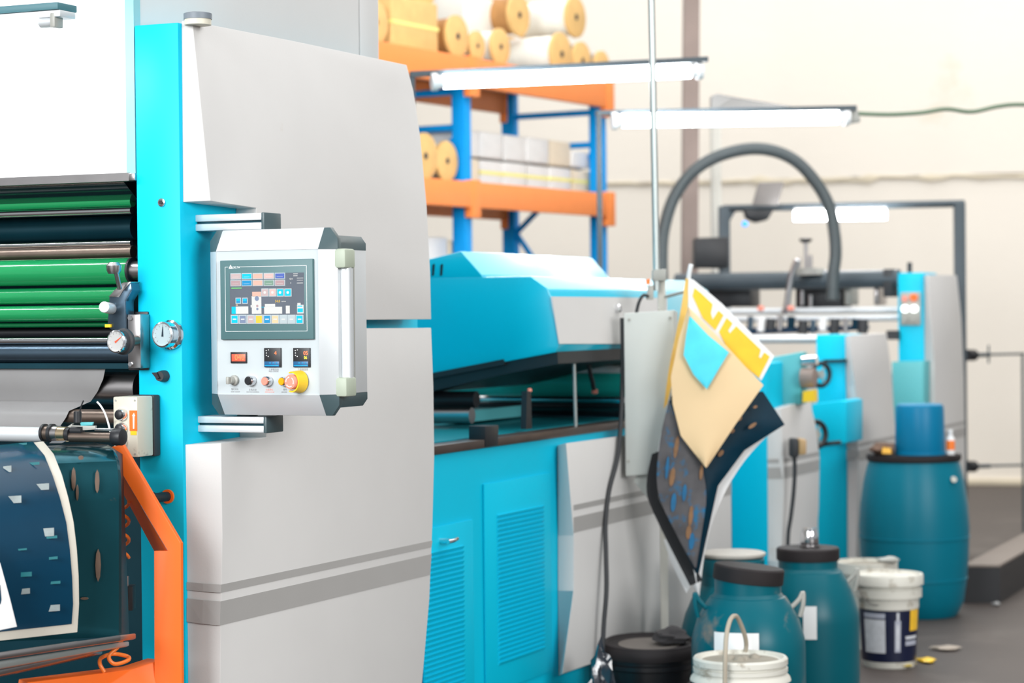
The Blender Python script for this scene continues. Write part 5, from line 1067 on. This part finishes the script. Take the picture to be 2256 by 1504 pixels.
# black pail
def pail(px, Y, R, ytop, label, name='pail'):
    cx, cy = ctr(px, Y); return thingW(name, label, 'pail', (cx, cy, 0)), cx, cy, zat(px, ytop, Y)
BP, cx, cy, zt_ = pail(1427, 7.95, 0.165, 1412, 'black pail with a dusty black lid, standing by the grey machine panel', 'black_pail')
R = 0.166
TLT = Matrix.Translation((cx, cy, zt_)) @ Matrix.Rotation(0.05, 4, 'X') @ Matrix.Translation((-cx, -cy, -zt_))
lathe_obj('body', cx, cy, [(0, 0), (R * .86, 0), (R * .88, 0.01), (R * .95, zt_ - 0.09), (R * .99, zt_ - 0.085), (R * .99, zt_ - 0.07), (R * .95, zt_ - 0.066), (R * .96, zt_ - 0.03)], PAILB, BP)
ld = lathe_obj('lid', cx, cy, [(R * .96, zt_ - 0.045), (R * 1.03, zt_ - 0.045), (R * 1.05, zt_ - 0.03), (R * 1.03, zt_ - 0.012), (R * 1.02, zt_ - 0.01), (R, zt_), (R * .93, zt_ + 0.002), (R * .88, zt_ - 0.008), (0, zt_ - 0.010)], LID, BP, tilt=TLT)
lathe_obj('lid_top', cx, cy, [(R * .875, zt_ - 0.0085), (R * .4, zt_ - 0.0088), (0, zt_ - 0.0085)], DUST, ld, tilt=TLT)
bm = N(); hb = [V((cx + R * 1.02 * math.cos(a), cy + R * 1.02 * math.sin(a), zt_ - 0.075 - 0.085 * math.sin(-a) * (1 if True else 0))) for a in [math.radians(-180 + 15 * k) for k in range(13)]]
tube(bm, hb, 0.0022, 6, 2); obj('wire_handle', bm, STEEL, BP)
rg = N(); random.seed(11)
bmesh.ops.create_icosphere(rg, subdivisions=3, radius=1.0)
for v in rg.verts:
    n_ = v.co.normalized(); k = 1 + 0.18 * math.sin(5 * n_.x + 1) * math.cos(4 * n_.y) + 0.1 * math.sin(9 * n_.z + 3 * n_.x)
    v.co = V((n_.x * 0.062 * k, n_.y * 0.05 * k, max(n_.z, -0.55) * 0.034 * k))
rg.transform(Matrix.Translation((ctr(1478, 7.92)[0], ctr(1478, 7.92)[1] + 0.02, zt_ + 0.016)))
tag(obj('dark_rag', rg, mat('dark rag cloth', (0.055, 0.05, 0.052), .9, var=.3, scale=30)), 'crumpled dark rag lying on the lid of the black pail', 'rag')
bg = N(); bmesh.ops.create_icosphere(bg, subdivisions=3, radius=1.0)
for v in bg.verts:
    n_ = v.co.normalized(); k = 1 + 0.25 * math.sin(7 * n_.x + 2 * n_.z) * math.cos(6 * n_.z) + 0.12 * math.sin(15 * n_.y + 9 * n_.z)
    v.co = V((n_.x * 0.05 * k, n_.y * 0.04 * k, n_.z * 0.12 * k + 0.12))
xx, yy = ctr(1320, 7.5); zb0 = zat(1320, 1545, 7.5)
PBG = thingW('plastic_bag', 'crumpled shiny black plastic bag on a bin at the left of the black pail', 'bag', (xx, yy, 0))
bg2 = bg
for v in bg2.verts: v.co = V((v.co.x + xx, v.co.y + yy, v.co.z * (zat(1320, 1432, 7.5) / 0.25)))
lo = min(v.co.z for v in bg2.verts)
for v in bg2.verts: v.co.z -= lo
obj('bag_film', bg2, mat('black bag film', (0.02, 0.025, 0.035), .12, coat=.8, bump=.5, bscale=25), PBG)
# white pail, front
WP, cx, cy, zt_ = pail(1627, 7.3, 0.15, 1445, 'grimy white pail in the foreground with a rope handle and dried glue on top', 'white_pail')
R = 0.148
lathe_obj('body', cx, cy, [(0, 0), (R * .86, 0), (R * .88, 0.01), (R * .97, zt_ - 0.10), (R * 1.0, zt_ - 0.085), (R * 1.10, zt_ - 0.075), (R * 1.08, zt_ - 0.065), (R * .99, zt_ - 0.05), (R * .98, zt_ - 0.04)], PAILW, WP)
ld = lathe_obj('lid', cx, cy, [(R * .97, zt_ - 0.046), (R * 1.03, zt_ - 0.046), (R * 1.03, zt_ - 0.034), (R * 0.97, zt_ - 0.031), (R * .97, zt_ - 0.026), (R * 1.03, zt_ - 0.023), (R * 1.03, zt_ - 0.006), (R, zt_), (R * .95, zt_), (R * .92, zt_ - 0.012), (0, zt_ - 0.014)], PAILW, WP)
lathe_obj('glue_crust', cx, cy, [(R * .91, zt_ - 0.0125), (R * .5, zt_ - 0.0105), (0, zt_ - 0.0115)], SLUDGE, ld)
bm = N(); tube(bm, [at(x, y, Y) for x, y, Y in ((1596, 1600, 7.13), (1597, 1500, 7.13), (1598, 1440, 7.14), (1601, 1395, 7.2), (1610, 1363, 7.26), (1622, 1357, 7.3), (1632, 1375, 7.33), (1641, 1400, 7.36), (1644, 1420, 7.38), (1642, 1436, 7.38))], 0.0075, 8); obj('rope_handle', bm, mat('dirty rope', (.38, .33, .26), .8), WP)
for k, (x, y) in enumerate(((1625, 1428), (1643, 1440), (1600, 1424), (1680, 1440))):
    p = at(x, y, 7.3); bm = N(); spin(bm, (cx + (p.x - cx) * .7, cy + 0.02 * (k - 1), zt_ - 0.012), (0, 0, 1), [(0.02, 0), (0.014, 0.01), (0, 0.016)], 9); obj('glue_lump', bm, SLUDGE, ld)
# white pail with navy label
LP, cx, cy, zt_ = pail(1955, 9.22, 0.122, 1262, 'white lidded pail with a navy printed label, in front of the blue drum', 'paint_pail')
R = 0.122; z0, z1 = zat(1955, 1452, 9.2), zat(1955, 1338, 9.2)
lathe_obj('body', cx, cy, [(0, 0), (R * .86, 0), (R * .88, 0.008), (R * .98, z1), (R, z1 + 0.002), (R * 1.0, zt_ - 0.06)], PAILW, LP)
lathe_obj('lid', cx, cy, [(R * 1.0, zt_ - 0.095), (R * 1.10, zt_ - 0.093), (R * 1.10, zt_ - 0.058), (R * 1.03, zt_ - 0.054), (R * 1.03, zt_ - 0.046), (R * 1.155, zt_ - 0.042), (R * 1.155, zt_ - 0.006), (R * 1.13, zt_), (R * 1.06, zt_), (R * 1.03, zt_ - .01), (0, zt_ - .008)], PAILW, LP)
lb_ = lathe_obj('label_sleeve', cx, cy, [(R * .895, z0), (R * .985, z1 - 0.002), (R * .975, z1 - 0.001)], NAVYL, LP, label='navy label')
av = math.atan2(-cy, -cx)
def lpatch(da0, da1, ya, yb, m, nm):
    za, zb_ = zat(1955, ya, 9.1), zat(1955, yb, 9.1); bm = N()
    rows = []
    for i in range(7):
        a = av + da0 + (da1 - da0) * i / 6; row = []
        for z in (za, zb_):
            rr = R * (.895 + .09 * (z - z0) / (z1 - z0)) + 0.0015; row.append(V((cx + rr * math.cos(a), cy + rr * math.sin(a), z)))
        rows.append(row)
    am = av + (da0 + da1) / 2; skin(bm, rows, (-math.cos(am) * .0005, -math.sin(am) * .0005, 0)); return obj(nm, bm, m, lb_)
lpatch(-0.95, -0.12, 1440, 1366, LABW, 'printed_panel'); lpatch(-0.95, -0.12, 1363, 1352, LTX, 'printed_line')
lpatch(0.21, 0.42, 1438, 1368, LTX, 'printed_bottle'); lpatch(0.27, 0.36, 1368, 1350, LABW, 'printed_bottle_neck'); lpatch(0.26, 0.37, 1432, 1376, LABW, 'printed_highlight')
lpatch(0.80, 1.3, 1392, 1346, LABY, 'printed_flash'); lpatch(0.62, 1.2, 1410, 1403, LABW, 'printed_line'); lpatch(0.62, 1.2, 1424, 1414, LTX, 'printed_line')
bm = N(); pa = av - 1.0; tube(bm, [V((cx + R * 1.1 * math.cos(av + a), cy + R * 1.1 * math.sin(av + a), zt_ - 0.05 - d)) for a, d in ((-1.4, 0.0), (-1.0, .02), (-0.6, 0.06), (-0.3, 0.065))], 0.002, 6); obj('wire_handle', bm, STEEL, LP)
# tub of rags behind it
TB, cx, cy, zt_ = pail(1905, 9.75, 0.13, 1236, 'dirty cream tub behind the pail with the navy label', 'cream_tub')
lathe_obj('body', cx, cy, [(0, 0), (0.11, 0), (0.125, zt_ - 0.05), (0.137, zt_ - 0.045), (0.137, zt_), (0.128, zt_), (0.126, zt_ - .015), (0, zt_ - .017)], PAILW, TB)
lathe_obj('glue_crust', cx, cy, [(0.125, zt_ - .016), (0.06, zt_ - .006), (0, zt_ - .009)], SLUDGE, TB)
bm = N(); p = at(1962, 1236, 9.65); bmesh.ops.create_icosphere(bm, subdivisions=2, radius=1)
for v in bm.verts: v.co = V((p.x - .01 + v.co.x * 0.05, p.y + v.co.y * 0.035, zt_ + 0.016 + v.co.z * 0.015 * (1 + .3 * math.sin(5 * v.co.x))))
o = obj('glue_scraper', bm, GREYK, TB)
# blue drum
DR = thingW('blue_drum', 'big blue plastic drum with a black lid ring, near the right edge', 'drum', (ctr(2013, 10.75)[0], ctr(2013, 10.75)[1], 0))
cx, cy = ctr(2013, 10.75); z = lambda y: zat(2013, y, 10.75); zt_ = z(1002)
prof = [(0, 0), (0.195, 0), (0.205, 0.015)]
for y, hwp in ((1320, 107), (1270, 114), (1220, 118), (1160, 120), (1110, 117), (1060, 110), (1030, 103), (1012, 98)): prof.append((hwp * 10.75 / 5000, z(y)))
lathe_obj('body', cx, cy, prof, DRUM, DR, 48)
for y, hwp in ((1180, 121), (1270, 115.5)):
    rr = hwp * 10.75 / 5000; lathe_obj('rib', cx, cy, [(rr - .006, z(y) - .006), (rr, z(y) - .003), (rr, z(y) + .003), (rr - .006, z(y) + .006)], DRUM, DR, 48)
lathe_obj('lid_ring', cx, cy, [(0.2, z(1014)), (0.216, z(1014)), (0.222, z(1010)), (0.222, z(1000)), (0.214, zt_ + .004), (0.2, zt_ + .004), (0, zt_ - .002)], LID, DR, 48)
bm = N(); p = at(2102, 1056, 10.55); cyl(bm, p, p + V((-.0, .04, 0)), 0.014, n=10); obj('bung', bm, PAILW, DR)
# things on the drum
xx, yy = ctr(2027, 10.72); zz = zt_ + 0.0045
TUB = thingW('blue_tub', 'plain blue tub standing upside down on the blue drum', 'tub', (xx, yy, zz))
hh = z(889) - zz
lathe_obj('wall', xx, yy, [(0, zz), (0.116, zz), (0.118, zz + .006), (0.113, zz + hh - 0.02), (0.108, zz + hh - 0.005), (0.1, zz + hh), (0, zz + hh)], BLUEB, TUB, 40)
lathe_obj('rim', xx, yy, [(0.117, zz), (0.1215, zz + .001), (0.1215, zz + .012), (0.117, zz + .013)], BLUEB, TUB, 40)
bm = N(); bmesh.ops.create_icosphere(bm, subdivisions=3, radius=1); p = at(1945, 975, 10.72)
for v in bm.verts:
    n_ = v.co.normalized(); k = 1 + .2 * math.sin(6 * n_.x + 2 * n_.y) * math.cos(5 * n_.z)
    v.co = V((cx - 0.155 + n_.x * 0.058 * k, cy - 0.05 + n_.y * 0.06 * k, zz + 0.0275 + max(n_.z, -.75) * 0.034 * k))
RG = thingW('brown_rag', 'small brown rag bundle with a yellow corner, left of the blue tub', 'rag', (cx - .155, cy - .05, zz)); obj('cloth', bm, mat('brown cloth', (.13, .075, .05), .9, var=.4, scale=25), RG)
bm = N(); prism(bm, [V((cx - 0.17, cy - 0.125, zz + .012)), V((cx - 0.125, cy - 0.122, zz + .010)), V((cx - 0.128, cy - 0.115, zz + .036)), V((cx - 0.165, cy - .115, zz + .04))], (0, .02, 0)); obj('yellow_corner', bm, mat('yellow print cloth', (.8, .42, .05), .6, var=.3, scale=30), RG)
xx, yy = cx + 0.163, cy - 0.06
BT = thingW('small_bottle', 'small clear bottle with an orange label, right of the blue tub', 'bottle', (xx, yy, zz))
lathe_obj('body', xx, yy, [(0, zz), (0.019, zz), (0.020, zz + .006), (0.020, zz + 0.075), (0.010, zz + 0.092), (0.010, zz + .098)], PAPER, BT, 20)
lathe_obj('label', xx, yy, [(0.0200, zz + .022), (0.0208, zz + .023), (0.0208, zz + .066), (0.020, zz + .067)], ORHOSE, BT, 20)
lathe_obj('cap', xx, yy, [(0.011, zz + .096), (0.012, zz + .098), (0.012, zz + 0.116), (0, zz + .117)], PAPER, BT, 16)
# scraps on the floor
for x, y, sx, sy, m, lb in ((2042, 1459, 0.035, 0.02, YELP, 'crumpled yellow brown scrap on the floor, right of the navy label pail'), (1990, 1468, 0.05, 0.025, mat('ochre leaf', (.45, .34, .08), .8, var=.4, scale=20), 'ochre scrap on the floor under the navy label pail'), (2085, 1432, 0.06, 0.02, mat('pale chip', (.35, .3, .25), .8), 'pale flat chip on the floor, right of the pails'), (2195, 1334, 0.02, 0.012, mat('grey chip', (.3, .3, .3), .8), 'small grey chip on the floor by the black platform')):
    p = on_floor(x, y); bm = N(); bmesh.ops.create_icosphere(bm, subdivisions=2, radius=1)
    for v in bm.verts: v.co = V((p.x + v.co.x * sx * (1 + .3 * math.sin(4 * v.co.y)), p.y + v.co.y * sy * 2.5, 0.009 + v.co.z * 0.009 * (1 + .4 * math.sin(5 * v.co.x))))
    mn = min(v.co.z for v in bm.verts)
    for v in bm.verts: v.co.z -= mn
    tag(obj('floor_scrap', bm, m), lb, 'scrap')
# ------------------------------------------------------------------ work lamp in front of the white web
a = at(-160, 28, 5.1); WL = thingW('work_lamp', 'tube work lamp in front of the bright white web, top left corner', 'lamp', at(20, 40, 5.2))
dx = FM.M.to_3x3() @ V((1, 0, 0))
def wbar(name, xr, y0, y1, q0, q1, m, bev=.002, xl=-1.2):
    A = FM.front(xr, y1, q0); B = FM.front(xr, y0, q0); bm = N(); box(bm, (xl, q0, A.z), (A.x, q1, B.z)); return obj(name, bm, m, WL, MM, bev=bev)
wbar('reflector', 127, 4, 20, -0.26, -0.18, mat('dull teal reflector', (.05, .16, .19), .5)); wbar('batten', 132, 21, 36, -0.255, -0.19, ALU)
A = FM.front(90, 50, -0.24); bm = N(); cyl(bm, (-1.2, -0.24, A.z), (A.x, -0.24, A.z), 0.0135, n=18); obj('tube', bm, TUBEM, WL, MM)
B = FM.front(118, 50, -0.24); bm = N(); cyl(bm, (A.x + .0005, -0.24, A.z), (B.x, -0.24, A.z), 0.0135, n=18); obj('tube_end', bm, ALU, WL, MM)
C2 = FM.front(129, 50, -0.24); bm = N(); box(bm, (B.x, -0.256, A.z - .015), (C2.x, -0.22, A.z + 0.02)); obj('lamp_holder', bm, GREYK, WL, MM, bev=.003)
bm = N(); box(bm, (-0.9, -0.24, FM.front(-300, 4, -0.22).z - 0.003), (-0.88, 0.012, FM.front(-300, 4, -0.22).z + 0.018)); obj('lamp_arm', bm, DFRAME, WL, MM)
